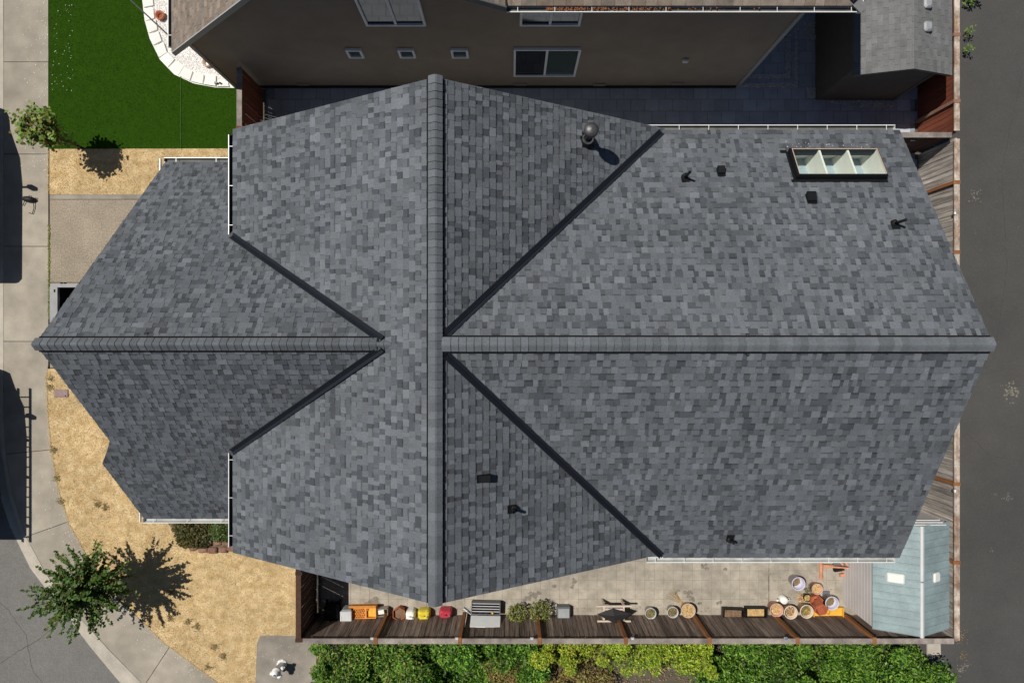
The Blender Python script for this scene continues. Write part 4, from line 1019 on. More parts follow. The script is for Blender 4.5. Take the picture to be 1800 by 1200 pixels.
# hedge behind the fence
def hedge(name, label, xr, n, cols, hr, size, group=None, mat='laurel', aspect=.42, right_taper=False, flat=.75, ylim=(-8.5, -10.5), rad=(.22, .45), dens=5.0, fill=.55):
    """a hedge of many overlapping leafy mounds of uneven height"""
    t = thing(name, label, 'hedge', ((xr[0]+xr[1])/2, -9.4, 0), 0, group); o = np.array([(xr[0]+xr[1])/2, -9.4, 0])
    nc = int((xr[1]-xr[0])*(ylim[0]-ylim[1])*dens); k = n//nc; P = []; CC = []; pal = np.array(cols)
    for _ in range(nc):
        cx_, cy_ = NR.uniform(*xr), NR.uniform(ylim[1], ylim[0]); r = NR.uniform(*rad); top = hr(cx_, cy_)*NR.uniform(.72, 1.08)
        if top < .2: continue
        if right_taper and cx_ > 11.35+.9*np.clip((-8.4-cy_)/1.2, 0, 1): continue
        v = NR.normal(0, 1, (k, 3)); v[:, 2] = np.abs(v[:, 2]); v /= np.linalg.norm(v, axis=1)[:, None]; v *= NR.uniform(.55, 1.08, (k, 1))
        p = np.array([cx_, cy_, top-r*.8])+v*np.array([r, r, r*.8]); P.append(p)
        CC.append(pal[NR.integers(0, len(pal), k)]*NR.uniform(.78, 1.22)*NR.uniform(.75, 1.25, (k, 1)))
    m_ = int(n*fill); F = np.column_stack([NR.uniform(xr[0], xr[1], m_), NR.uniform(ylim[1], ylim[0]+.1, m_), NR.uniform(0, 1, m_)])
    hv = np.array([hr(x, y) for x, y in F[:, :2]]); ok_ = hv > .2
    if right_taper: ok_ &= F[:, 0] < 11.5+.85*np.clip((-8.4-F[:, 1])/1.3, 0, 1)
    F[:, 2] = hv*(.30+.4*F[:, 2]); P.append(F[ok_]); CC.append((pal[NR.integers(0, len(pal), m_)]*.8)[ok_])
    P = np.concatenate(P); CC = np.concatenate(CC); keep = P[:, 1] < -8.36; P = P[keep]-o; CC = CC[keep]
    link('foliage', np_mesh('foliage', leaf_quads(P, size, cols, flat, aspect), 4, np.clip(CC, 0, 1), mat), t)
    mb = MB()
    for k in range(int((xr[1]-xr[0])/.8)):
        x = xr[0]+.4+k*.8; mb.tube([(x-o[0], R.uniform(-.3, .2), 0), (x-o[0]+R.gauss(0, .08), R.uniform(-.3, .2), .5), (x-o[0]+R.gauss(0, .15), R.uniform(-.3, .2), .9)], [.03, .025, .012], 6)
    mb.build('stems', 'bark', t, kind='stuff')
    return t
def bumps(seed, amp=.16, base=1.45, fx=2.6, fy=2.2):
    rg = np.random.default_rng(seed); W = rg.uniform(.5, 1.6, (9, 2))*np.array([fx, fy]); P = rg.uniform(0, 6.28, 9); A_ = rg.uniform(.4, 1, 9)
    def f(X, Y): return base+amp*sum(a*np.sin(w0*X+w1*Y+p) for a, (w0, w1), p in zip(A_, W, P))/2.2
    return f
DG = [(.05, .14, .016), (.08, .20, .022), (.12, .27, .03), (.03, .09, .012), (.17, .33, .04), (.24, .38, .06)]
hedge('laurel_hedge', 'dense green laurel hedge with tan flecks, behind the left end of the patio fence', (-5.55, -2.6), 20000, DG+DG+[(.34, .28, .12), (.30, .32, .10)], lambda x, y: 1.5+.15*math.sin(3*x+y), .10, dens=6, fill=.45)
hedge('laurel_hedge', 'darker uneven laurel hedge behind the fence below the white-lidded grill box', (-2.7, .75), 14000, DG, lambda x, y: 1.5-1.15*max(0, min(1, (-9.0-y)/.4))*(1 if -2.3 < x < .1 else .3)+.15*math.sin(3*x), .11, dens=5, fill=.4)
LM = [(.28, .42, .03), (.36, .48, .04), (.42, .48, .05), (.22, .37, .03), (.46, .46, .07), (.17, .31, .03)]
hedge('golden_shrub', 'yellow-green low clipped shrub behind the middle of the patio fence', (.5, 3.1), 13000, LM+[(.50, .46, .06), (.48, .42, .05), (.17, .31, .03)], lambda x, y: 1.25 if y > -9.22+.1*math.sin(3*x) else 0, .072, mat='leaf', aspect=.55, rad=(.16, .28), dens=13)
hedge('golden_shrub', 'lime green low clipped shrub to the right of the yellow-green one', (2.8, 5.75), 14000, LM, lambda x, y: 1.25 if y > -9.5+.12*math.sin(2*x) else 0, .072, mat='leaf', aspect=.55, rad=(.16, .28), dens=13)
hedge('dry_shrub', 'brownish withered low shrub at the bottom edge below the yellow-green hedge', (-.6, 2.8), 5000, [(.26, .22, .07), (.32, .24, .09), (.18, .18, .05), (.22, .12, .06), (.36, .32, .09)], lambda x, y: .8, .085, mat='dry_leaf', ylim=(-9.35, -10.5), dens=6)
hedge('laurel_hedge', 'large glossy dark laurel hedge below the green shed at bottom right', (5.5, 12.25), 37000, [(c[0]*.95, c[1]*.92, c[2]*.9) for c in DG]+[(.22, .37, .05), (.03, .08, .012)], lambda x, y: 1.45-1.0*max(0, min(1, (7.4-x)/.8))*(1 if y > -9.25 else .3)-.55*max(0, min(1, (y+9.05)/.35))+.25*math.sin(2.3*x+y)+.2*math.sin(4.1*x-2*y), .11, right_taper=True, dens=4.2, fill=.4, rad=(.26, .55))
foliage('ground_litter', np.column_stack([NR.uniform(2.5, 6.0, 500), NR.uniform(-10.6, -9.6, 500), np.full(500, .015)]), .06, [(.30, .2, .1), (.22, .13, .07), (.4, .32, .2)], 'dry_leaf', flat=.1, kind='stuff')
# small planting bed at the house corner
for lb, px, py, r, n, cols in (('low bronze-green shrub in the small bed below the left white gutter', 345, 938, .62, 1500, [(.09, .09, .02), (.13, .10, .03), (.05, .07, .015), (.16, .12, .04), (.04, .06, .012)]),
                               ('bright green leafy shrub in the small bed beside the corner downspout', 394, 936, .42, 800, [(.08, .16, .035), (.12, .2, .05), (.05, .10, .02), (.14, .12, .05)])):
    c = Vector((*G(px, py), 0)); t = thing('garden_shrub', lb, 'shrub', c, 0, 'shrubs in the corner bed')
    th = NR.uniform(0, 6.28, n); rr = r*np.sqrt(NR.uniform(0, 1, n))*(1+.15*np.sin(5*th)); Z = .42*np.sqrt(np.clip(1-(rr/r)**2*.8, 0, 1))*NR.uniform(.6, 1.05, n)
    foliage('foliage', np.column_stack([rr*np.cos(th), rr*np.sin(th)*.8+.1, Z+.02]), .085, cols, 'leaf', t, flat=.6)
    mb = MB()
    for k in range(6): a = k; mb.tube([(0, .1, 0), (.5*r*math.cos(a), .1+.5*r*math.sin(a), .3)], [.015, .006], 5)
    mb.build('stems', 'bark', t, kind='stuff')
bed = thing('stone_edging', 'row of reddish edging stones round the small shrub bed', 'edging', (*G(370, 960), 0))
bo = Vector((*G(370, 960), 0))
for px, py, a in ((342, 961, .3), (358, 965, .1), (375, 966, 0), (393, 965, -.1), (408, 962, -.2), (383, 952, .2), (400, 953, 0)):
    c = Vector((*G(px, py), 0))-bo; MB().bevbox((c.x, c.y, .04), (R.uniform(.24, .29), R.uniform(.16, .2), .12), .035, rz=a).build('stone', 'brick_stone', bed)
sheet('planting_bed', ccw(gp([(292, 915), (310, 938), (335, 958), (370, 966), (415, 963), (415, 915)])), .006, 'soil')
# weeds along the walk and the lane
def weed(label, px, py, r, n, cols, h=.15, z=0):
    c = Vector((*G(px, py), z)); t = thing('weed', label, 'weed', c, 0, 'weeds at the fence and walk')
    th = NR.uniform(0, 6.28, n); rr = r*np.sqrt(NR.uniform(0, 1, n)); C = np.column_stack([rr*np.cos(th), rr*np.sin(th), h*NR.uniform(.2, 1, n)])
    foliage('foliage', C, .10, cols, 'leaf', t, flat=.4, aspect=.5)
    mb = MB()
    for k in range(5): mb.tube([(0, 0, 0), (r*.6*math.cos(k*1.3), r*.6*math.sin(k*1.3), h*.8)], [.008, .003], 5)
    mb.build('stems', 'bark', t, kind='stuff')
GW = [(.12, .24, .03), (.18, .30, .05), (.22, .30, .06)]
weed('bright green weed clump on the lane beside the red fence, topmost', 1700, 2, .24, 110, GW, .45, -.04)
weed('bright green sprig on the lane beside the red fence, second from top', 1694, 62, .13, 26, GW, .5, -.04)
weed('bright green sprig on the lane beside the red fence, lowest', 1693, 92, .11, 22, GW, .45, -.04)
mb = MB()
C = np.column_stack([np.array([G(86.5+R.gauss(0, 1.0), y) for y in NR.uniform(395, 560, 420)]), NR.uniform(.005, .03, 420)])
foliage('crack_weeds', C, .05, [(.22, .25, .06), (.14, .2, .05), (.3, .28, .1)], 'dry_leaf', flat=.3, kind='stuff')
C = np.column_stack([tw, NR.uniform(.02, .06, 900)])
foliage('lawn_weeds', C, .05, [(.30, .24, .11), (.22, .2, .08), (.34, .24, .12)], 'dry_leaf', flat=.4, kind='stuff')

# ------------------------------------------------------------------ things on the patio
def T(px, py, h):                                         # floor position of a thing whose top shows at the photo position
    p = at(px, py, h); return Vector((p.x, p.y, .004))
def plants(parent, r, z, n, cols, size=.05, h=.05, mat='leaf', flat=.5):
    th = NR.uniform(0, 6.28, n); rr = r*np.sqrt(NR.uniform(0, 1, n))
    foliage('plant', np.column_stack([rr*np.cos(th), rr*np.sin(th), z+h*NR.uniform(0, 1, n)]), size, cols, mat, parent, flat=flat)
def pot(label, px, py, r, h, mat, fill=.75, soil='pot_soil', plant=None, group='flower pots on the patio', n=28, name='flower_pot', taper=.74):
    t = thing(name, label, 'pot', T(px, py, h), 0, group)
    ph = math.pi/n if n > 8 else math.pi/2
    MB().lathe([(r*taper, 0), (r*.97, h*.9), (r, h*.9), (r, h), (r*.91, h), (r*.89, h*.88), (r*(taper+(1-taper)*fill)*.93, h*fill*.9)], n, ph=ph).build('body', mat, t, n > 8)
    rs = r*(taper+(1-taper)*fill)*.93; MB().lathe([(rs, h*fill), (rs*.5, h*fill+.012), (0, h*fill+.015)], n, cap=False, ph=ph).build('soil', soil, t)
    if plant: plants(t, rs*.85, h*fill+.01, *plant)
    return t
GR = [(.12, .22, .05), (.18, .28, .07), (.25, .25, .08)]; YE = [(.50, .36, .08), (.42, .33, .12), (.2, .24, .06)]; STR = [(.55, .40, .2), (.45, .3, .14), (.62, .48, .28)]
pot('hexagonal terracotta pot of bare soil beside the white jug', 701, 1079, .205, .33, 'terracotta', .7, n=6)
pot('grey pot with a small green sprout right of the black-draped bench', 1144, 1078, .165, .30, 'grey_pot', .8, plant=(26, GR, .07, .04))
pot('pale grey pot with mixed green plants, middle of three pots by the fence', 1183, 1076, .165, .30, 'grey_pot', .75, plant=(40, GR+[(.3, .18, .12)], .07, .05))
pot('wide beige pot filled with dry straw, rightmost of three pots by the fence', 1210, 1073, .215, .28, 'beige_pot', .85, 'straw', plant=(70, STR, .08, .03, 'dry_leaf', .2))
pot('deep lilac-white pot half full of soil, uppermost of the pot cluster', 1404, 1026, .20, .42, 'lilac_plastic', .35, plant=(14, GR, .06, .05))
pot('small pink terracotta pot with straw, right of the uppermost lilac pot', 1437, 1035, .165, .30, 'pink_plastic', .65, 'straw', plant=(30, STR, .06, .03, 'dry_leaf'))
pot('pinkish pot with yellow straw, leftmost of the pot cluster', 1365.5, 1072, .20, .36, 'pink_plastic', .62, 'straw', plant=(50, STR, .07, .04, 'dry_leaf'))
pot('cream pot with dry soil and straw overflowing at the fence side', 1390.5, 1076, .20, .36, 'cream_plastic', .6, plant=(46, STR, .08, .04, 'dry_leaf'))
pot('cream pot with yellow-green plants beside the stacked hexagonal pots', 1418.5, 1074.5, .20, .36, 'cream_plastic', .62, plant=(46, YE, .09, .06))
pot('lilac pot with brown soil standing behind the yellow tray', 1463, 1060, .20, .40, 'lilac_plastic', .45, plant=(16, GR+[(.25, .12, .08)], .06, .04))
pot('small black pot with white rim and dried flowers in the cluster centre', 1419.5, 1051, .11, .22, 'black_plastic', .8, 'straw', plant=(24, YE, .06, .04, 'dry_leaf'))
# stacked empty hexagonal pots
for lb, px, py, z, rx_ in (('lower empty hexagonal terracotta pot of the stacked pair', 1438, 1059, .0, 0), ('upper hexagonal terracotta pot tipped on its neighbour over the yellow tray', 1448, 1068, .14, .28)):
    p = T(px, py, .42+z); t = thing('flower_pot', lb, 'pot', (p.x, p.y, .004+z), .3, 'hexagonal pots'); t.rotation_euler = (rx_, -rx_*.6, .3)
    r, h = .20, .34; MB().lathe([(r*.72, 0), (r*.96, h*.9), (r, h*.9), (r, h), (r*.9, h), (r*.66, .02)], 6).build('body', 'terracotta', t)
# spilled dry flowers and twigs
for lb, px, py, cols, n in (('heap of orange dried flower heads below the uppermost lilac pot', 1406, 1047, [(.55, .25, .08), (.5, .32, .14), (.62, .5, .35)], 120), ('dark dry sprigs beside the small black pot', 1421, 1036, [(.12, .12, .06), (.2, .2, .1), (.1, .08, .05)], 90)):
    t = thing('dried_plants', lb, 'dried plants', (*G(px, py), .004)); th = NR.normal(0, .07, (n, 2)); foliage('foliage', np.column_stack([th, NR.uniform(.02, .10, n)]), .06, cols, 'dry_leaf', t)
    mb = MB()
    for k in range(8): mb.tube([(0, 0, .01), (R.gauss(0, .1), R.gauss(0, .1), .04)], [.004, .002], 4)
    mb.build('twigs', 'bark', t, kind='stuff')
t = thing('dry_stalks', 'pale dry stalks fanned on the patio left of the wide beige pot', 'stalks', (*G(1200, 1060), .004))
for k in range(12):
    a = R.gauss(2.35, .2); L_ = R.uniform(.35, .6); MB().tube([(R.gauss(0, .03), R.gauss(0, .03), .01), (L_*math.cos(a), L_*math.sin(a), R.uniform(.03, .08))], [.006, .003], 5).build('stalk', 'straw', t)
# rectangular planters
for lb, px, py, soil in (('black rectangular planter of brown soil, left of the two planters', 1290, 1079, 'pot_soil'), ('black rectangular planter of dry straw, right of the two planters', 1330, 1077, 'straw')):
    t = thing('planter_box', lb, 'planter', T(px, py, .22), R.uniform(-.04, 0), 'black planters')
    mb = MB(); L_, W_, h = .62, .29, .22
    for s1 in (-1, 1): mb.box((0, s1*(W_/2-.012), h/2), (L_, .024, h)); mb.box((s1*(L_/2-.012), 0, h/2), (.024, W_-.05, h))
    mb.box((0, 0, .02), (L_-.05, W_-.05, .03)); mb.build('trough', 'black_plastic', t)
    MB().box((-.03, 0, .09), (L_-.06, W_-.055, .10)).build('soil', soil, t); plants(t, .11, .125, 40, STR if soil == 'straw' else [(.3, .2, .14), (.2, .14, .1)], .05, .03, 'dry_leaf')
# fuel cans and jug
def can(label, px, py, w_, d_, h, mat, rz=0, name='fuel_can'):
    t = thing(name, label, 'can', T(px, py, h*.8), rz, 'jugs and cans by the fence')
    mb = MB(); b = .05; rings = []
    for z, k in ((0, .94), (.02, 1), (h*.72, 1), (h*.92, .86), (h, .66)):
        x, y = w_/2*k, d_/2*k; rings.append([(-x+b, -y, z), (x-b, -y, z), (x, -y+b, z), (x, y-b, z), (x-b, y, z), (-x+b, y, z), (-x, y-b, z), (-x, -y+b, z)])
    vs_ = [p for r in rings for p in r]; fs = [tuple(reversed(range(8))), tuple(range(32, 40))]
    for k in range(4):
        for i in range(8): j = (i+1) % 8; fs.append((k*8+i, k*8+j, k*8+8+j, k*8+8+i))
    mb.solid(vs_, fs); mb.build('body', mat, t, False)
    MB().tube([(-w_*.28, .0, h-.02), (-w_*.25, 0, h+.05), (w_*.05, 0, h+.06), (w_*.1, 0, h-.01)], .018, 8).build('handle', mat, t, True)
    MB().lathe([(.03, 0), (.03, .05), (.022, .06)], 12, c=(w_*.32, -d_*.15, h-.05)).build('cap', 'slate_plastic', t); return t
can('white plastic jug with grey cap beside the hexagonal pot', 721, 1081, .28, .29, .33, 'white_plastic', .1, 'plastic_jug')
can('yellow plastic fuel can between the white jug and the red can', 745, 1080, .36, .27, .36, 'yellow_plastic', .05)
can('red plastic fuel can by the patio fence', 783, 1078, .38, .25, .36, 'red_plastic', .02)
# watering can
t = thing('watering_can', 'white watering can among the patio pots', 'watering can', T(1380, 1056, .25), .5)
MB().lathe([(.11, 0), (.12, .03), (.11, .22), (.07, .25), (0, .26)], 20, cap=False).build('body', 'white_plastic', t, True)
MB().tube([(-.08, .04, .08), (-.16, .1, .2), (-.2, .13, .24)], [.03, .025, .035], 10).build('spout', 'white_plastic', t, True)
MB().tube([(.1, -.02, .05), (.17, -.04, .12), (.13, -.03, .26), (0, 0, .3), (-.05, .01, .26)], .014, 8).build('handle', 'white_plastic', t, True)
# bins
t = thing('wheelie_bin', 'black lidded bin in the shaded corner of the patio', 'bin', T(582, 1078, .42), .03)
MB().bevbox((0, 0, .19), (.38, .42, .38), .05).build('body', 'black_plastic', t); MB().bevbox((0, .0, .41), (.42, .47, .07), .05).build('lid', 'black_plastic', t)
for sg in (-1, 1): MB().lathe([(.09, -.02), (.09, .02)], 16, M=Matrix.Translation((sg*.2, .22, .09)) @ Matrix.Rotation(math.pi/2, 4, 'Y')).build('wheel', 'black_rubber', t)
t = thing('storage_bin', 'grey plastic bin with ridged lid left of the orange crate', 'bin', T(608, 1083, .45), .03)
MB().bevbox((0, 0, .20), (.30, .34, .40), .03).build('body', 'grey_plastic', t); MB().bevbox((0, -.02, .43), (.34, .34, .06), .02).build('lid', 'grey_pot', t)
for k in range(4): MB().box((.02, .20+.0*k, .14+.09*k), (.26, .03, .025)).build('rib', 'slate_plastic', t)
MB().box((-.14, -.06, .465), (.025, .16, .02)).build('handle', 'white_plastic', t)
t = thing('plastic_crate', 'orange plastic crate with perforated panel leaning by the fence', 'crate', T(637, 1078, .35), .02)
mb = MB(); L_, W_, h = .78, .30, .32
for s1 in (-1, 1): mb.box((0, s1*W_/2, h/2), (L_, .02, h)); mb.box((s1*L_/2, 0, h/2), (.02, W_-.02, h))
mb.box((0, 0, .03), (L_-.02, W_-.02, .02)); mb.build('frame', 'orange_plastic', t)
mb = MB()
for i in range(9):
    for s1 in (-1, 1): mb.tube([(-.36+i*.05, -.13, h-.03), (-.36+i*.05+s1*.12+.0, .13, h-.03)], .010, 5)
mb.box((-.37, 0, h-.03), (.02, .28, .02)); mb.box((.09, 0, h-.02), (.05, .28, .04)); mb.build('lattice', 'orange_plastic', t)
MB().box((.24, 0, h-.09), (.25, .26, .02)).build('tray', 'golden_plastic', t)
b = MB(); b.box((0, W_/2+.045, h+.02), (.80, .07, .025), rx=.5); b.box((-.36, W_/2+.02, h), (.05, .12, .03)); b.build('flap', 'orange_plastic', t)
t = thing('cardboard_box', 'small open grey box with white packet right of the orange crate', 'box', T(672, 1077, .28), .05)
mb = MB()
for s1 in (-1, 1): mb.box((0, s1*.11, .13), (.30, .012, .26)); mb.box((s1*.15, 0, .13), (.012, .21, .26))
mb.box((0, 0, .01), (.29, .21, .012)); mb.build('body', 'card', t); MB().box((-.04, .02, .22), (.17, .12, .06), rz=.1).build('packet', 'white_plastic', t)
# push broom leaning on the fence
t = thing('squeegee', 'long-handled white squeegee leaning on the fence left of the grill box', 'squeegee', (*G(822, 1072), .004))
MB().box((0, .0, .03), (.30, .04, .05), rz=-.65).build('head', 'blue_plastic', t); MB().box((-.01, -.01, .055), (.30, .02, .02), rz=-.65).build('blade_holder', 'white_plastic', t)
MB().tube([(0, 0, .04), (-.02, FS-t.location.y+.06, 1.0)], .011, 8).build('pole', 'white_plastic', t)
# grill box with raised white lid
t = thing('grill', 'black slatted grill box with white lid raised against the fence', 'grill', (*at(854, 1069.5, .30).xy, .004), -.02)
W_, D_, h = .86, .36, .30
mb = MB(); mb.box((0, 0, .12), (W_, D_, .03))
for s1 in (-1, 1): mb.box((s1*(W_/2-.012), 0, h-.08), (.024, D_, .16)); mb.box((0, s1*(D_/2-.012), h-.08), (W_-.05, .024, .16))
mb.build('cabinet', 'slate_plastic', t); MB().box((0, 0, h-.12), (W_-.05, D_-.05, .02)).build('floor', 'bed_black', t)
for sx in (-1, 1):
    for sy in (-1, 1): MB().box((sx*(W_/2-.04), sy*(D_/2-.04), .07), (.04, .04, .14)).build('leg', 'dark_metal', t)
for k in range(4): MB().box((0, -.085+k*.075, h-.02-.006*k), (W_-.055, .018, .022)).build('bar', 'grey_pot', t)
for k in range(4): MB().lathe([(.03, 0), (.03, .03), (0, .03)], 12, c=(-.30+.18*k, -.135, h-.03)).build('knob', 'black_rubber', t)
MB().lathe([(.03, 0), (.035, .05), (.02, .08)], 12, c=(.20, -.11, h-.03)).build('tap', 'golden_plastic', t)
b = MB(); hy = -D_/2-.01; b.solid([Vector((sx*(W_/2+.005), y_, z_)) for sx in (-1, 1) for y_, z_ in ((hy, h+.03), (hy-.10, h+.58), (hy-.12, h+.575), (hy-.02, h+.025))], [(0, 1, 5, 4), (1, 2, 6, 5), (2, 3, 7, 6), (3, 0, 4, 7), (0, 3, 2, 1), (4, 5, 6, 7)]); b.build('lid', 'white_enamel', t)
# potted shrubs
for lb, px, py, s_ in (('bushy potted plant right of the grill box', 909, 1079, 1.0), ('bushy potted plant with yellow tips left of the grey box', 950, 1074, 1.1)):
    t = thing('potted_shrub', lb, 'shrub', T(px, py, .45), 0, 'potted shrubs'); n = 520
    MB().lathe([(.11, 0), (.15, .22), (.135, .22), (.12, .17)], 16).build('pot', 'slate_plastic', t)
    v = NR.normal(0, 1, (n, 3)); v /= np.linalg.norm(v, axis=1)[:, None]; v *= (.30*s_*NR.uniform(.35, 1, n)**.5)[:, None]; v[:, 2] = v[:, 2]*.6+.45; v[:, 0] *= 1.1
    foliage('foliage', v, .075, [(.16, .20, .05), (.24, .27, .07), (.11, .14, .035), (.32, .30, .08), (.2, .24, .06)], 'leaf', t, flat=.7)
    mb = MB()
    for k in range(7): mb.tube([(0, 0, .17), (.2*math.cos(k*.9), .2*math.sin(k*.9), .5)], [.010, .004], 5)
    mb.build('stems', 'bark', t, kind='stuff')
t = thing('storage_box', 'low grey box with pale top panel between the bush and the draped bench', 'box', T(991, 1077, .28), 0)
MB().bevbox((0, 0, .13), (.39, .34, .26), .02).build('body', 'slate_plastic', t); MB().box((0, -.01, .268), (.33, .27, .016)).build('lid_panel', 'grey_plastic', t)
# folding bench with black cloth
t = thing('work_bench', 'small pale timber bench frame draped with a black cloth', 'bench', T(1079, 1077, .50), 0); h = .50
for sx in (-1, 1):
    for sy in (-1, 1): MB().box((sx*.29, sy*.22, h/2), (.055, .055, h)).build('leg', 'pale_wood', t)
    MB().box((sx*.29, 0, h-.02), (.05, .39, .04)).build('side_rail', 'pale_wood', t)
for y in (.22, -.22): MB().box((0, y, h+.028), (1.04 if y > 0 else .98, .045, .045)).build('long_rail', 'pale_wood', t)
MB().box((0, .12, h+.015), (.54, .05, .03)).build('slat', 'pale_wood', t); MB().box((0, .175, h-.01), (.5, .03, .03)).build('slat', 'steel', t)
b = MB(); pts = [(-.50, .00, h+.07), (-.05, .17, h+.09), (.50, .01, h+.08), (.06, -.30, h+.09), (-.02, -.03, h+.13)]
b.solid([Vector(p) for p in pts]+[Vector(p)-Vector((0, 0, .012)) for p in pts], [(0, 4, 1), (1, 4, 2), (2, 4, 3), (3, 4, 0), (5, 6, 9), (6, 7, 9), (7, 8, 9), (8, 5, 9), (0, 1, 6, 5), (1, 2, 7, 6), (2, 3, 8, 7), (3, 0, 5, 8)])
b.build('cloth', 'black_cloth', t)
t = thing('banana_peel', 'yellow-green dry husk on the patio left of the draped bench', 'husk', (*G(1042, 1085), .01)); foliage('leaf', np.column_stack([NR.normal(0, .03, (8, 2)), NR.uniform(.01, .04, 8)]), .12, [(.5, .45, .1), (.6, .5, .2)], 'dry_leaf', t)
# yellow tray
t = thing('plastic_tray', 'golden yellow plastic tray under the tipped hexagonal pot', 'tray', T(1457, 1077, .16), .01)
mb = MB(); L_, W_, h = .88, .28, .16
for s1 in (-1, 1): mb.box((0, s1*W_/2, h/2), (L_, .02, h)); mb.box((s1*L_/2, 0, h/2), (.02, W_-.02, h))
mb.box((0, 0, .05), (L_-.02, W_-.02, .02)); mb.build('trough', 'golden_plastic', t)
plants(t, .08, .06, 14, [(.3, .2, .08)], .05, .02, 'dry_leaf')
MB().bevbox((*G(1452, 1041), .02), (.2, .12, .04), .01).build('flat_stone', 'slate_plastic', label='small dark flat stone right of the pink pot', category='stone')
# pink-brown timber chair near the shed
p = G(1465, 992); t = thing('wooden_chair', 'broken reddish wooden garden chair beside the plastic shed', 'chair', (p[0], p[1], .004), .0)
MB().tube([(-.42, .30, .10), (-.42, -.40, .10)], .055, 10).build('leg', 'pink_wood', t); MB().box((-.16, .02, .20), (.50, .08, .05), rz=-.05).build('seat_rail', 'pink_wood', t)
MB().box((.22, .03, .34), (.86, .07, .04), rz=-.12).build('seat_rail', 'pink_wood', t); MB().box((.16, .17, .30), (.62, .16, .02), rz=.03).build('seat_panel', 'slate_plastic', t)
for k in range(5): MB().box((-.02+.14*k, .24+.02*(k % 2), .40+.02*k), (.05, .34, .025), rz=.75-.16*k).build('slat', 'pink_wood', t)
MB().box((.58, -.13, .22), (.08, .34, .05), rz=-.2).build('leg', 'pink_wood', t); MB().box((.34, -.26, .10), (.40, .09, .08), rz=.12).build('foot_board', 'pink_wood', t)
MB().box((.36, -.17, .12), (.34, .06, .06), rz=-.1).build('foot_board', 'pink_wood', t); MB().box((.12, -.11, .08), (.30, .09, .12), rz=.15).build('bracket', 'bed_black', t)
MB().box((.20, .06, .38), (.80, .02, .012), rz=-.1).build('shade_cloth', 'bed_black', t)

# pole and hanging wires in the shaded corner
t = thing('garden_pole', 'thin white pole standing against the dark fence in the patio corner', 'pole', (*at(557, 1005, .9).xy, 0)); MB().tube([(0, .15, 0), (0, .02, .88), (0, -.85, .93)], .014, 8).build('pole', 'white_plastic', t)
t = thing('wire_netting', 'fine wire netting hung on the dark fence in the patio corner', 'netting', (-5.78, -7.0, 0)); 
for k in range(9):
    MB().tube([(0, -1.0+.25*k, .2+.1*(k % 3)), (.02, -.8+.25*k, 1.0), (.0, -.9+.25*k, 1.6)], .003, 4).build('wire', 'steel', t)
t = thing('string_trellis', 'fine wires strung across the shaded side alley at left', 'wires', (-7.0, 6.2, 0))
for k in range(6):
    MB().tube([(-.3, .35-.12*k, 1.0+.1*k), (.45, .12-.12*k, 1.1+.05*k)], .004, 4).build('wire', 'steel', t)
t = thing('fence_clip', 'small pale bracket on the dark dividing fence near the roof edge', 'bracket', (*at(1605, 240, 1.5).xy, 1.5)); t.location.y = 5.60
MB().bevbox((0, 0, 0), (.12, .04, .06), .012).build('plate', 'grey_pot', t)

# ------------------------------------------------------------------ hydrant
p = G(496, 1166); t = thing('fire_hydrant', 'white fire hydrant on the small concrete pad at bottom left of the hedge', 'hydrant', (p[0], p[1], .012), .35)
MB().lathe([(.15, 0), (.15, .03), (.135, .035), (.12, .05), (.105, .08)], 24).build('base_flange', 'hydrant', t, True)
MB().lathe([(.10, .05), (.10, .48), (.13, .49), (.13, .53), (.115, .54), (.105, .60), (.07, .67), (.03, .70)], 24).build('barrel', 'hydrant', t, True)
MB().lathe([(.03, .69), (.03, .74)], 5).build('operating_nut', 'hydrant_cap', t)
for a, r, l in ((0.1, .055, .21), (math.pi+.1, .055, .21), (-1.5, .075, .21)):
    m_ = Matrix.Rotation(a, 4, 'Z') @ Matrix.Translation((0, 0, .42)) @ Matrix.Rotation(math.pi/2, 4, 'Y')
    n_ = MB(); n_.lathe([(r*.85, .05), (r*.85, l-.06), (r, l-.06), (r, l-.01), (r*.7, l)], 16, M=m_); no = n_.build('nozzle', 'hydrant', t, True)
    n_ = MB(); n_.lathe([(.02, l), (.02, l+.03)], 5, M=m_); n_.build('cap_nut', 'hydrant_cap' if r > .06 else 'hydrant', no)
for k in range(8): a = k*math.pi/4; MB().lathe([(.012, 0), (.012, .02)], 6, c=(.135*math.cos(a), .135*math.sin(a), .03)).build('bolt', 'steel', t)
# utility box lid in the lawn
t = thing('meter_lid', 'purplish rectangular meter lid set in the dry lawn', 'meter lid', (*G(108, 691), 0)); MB().bevbox((0, 0, .01), (.42, .23, .04), .01).build('lid', 'purple_box', t)
MB().lathe([(.02, 0), (.02, .004)], 10, c=(.14, -.07, .031)).build('finger_hole', 'bed_black', t)
# black bag on the sidewalk
t = thing('shoulder_bag', 'black bag with a loop strap lying on the sidewalk at left', 'bag', (*G(53, 351), .004), -.08)
mb = MB(); mb.lathe([(.0, 0), (.16, .0), (.20, .05), (.18, .12), (.10, .16), (0, .165)], 16, M=Matrix.Diagonal((1.0, .45, 1, 1)), cap=False); mb.build('body', 'black_cloth', t, True)
MB().tube([(.12, .02, .13), (.15, .09, .16), (.08, .1, .16), (.06, .03, .15)], .010, 6).build('grip', 'black_cloth', t); MB().tube([(.14, -.06, .05), (.16, -.25, .03), (.12, -.42, .03), (.02, -.40, .03)], .012, 6).build('strap', 'black_cloth', t)
MB().tube([(-.12, -.05, .05), (-.18, -.2, .03)], .012, 6).build('strap', 'black_cloth', t)
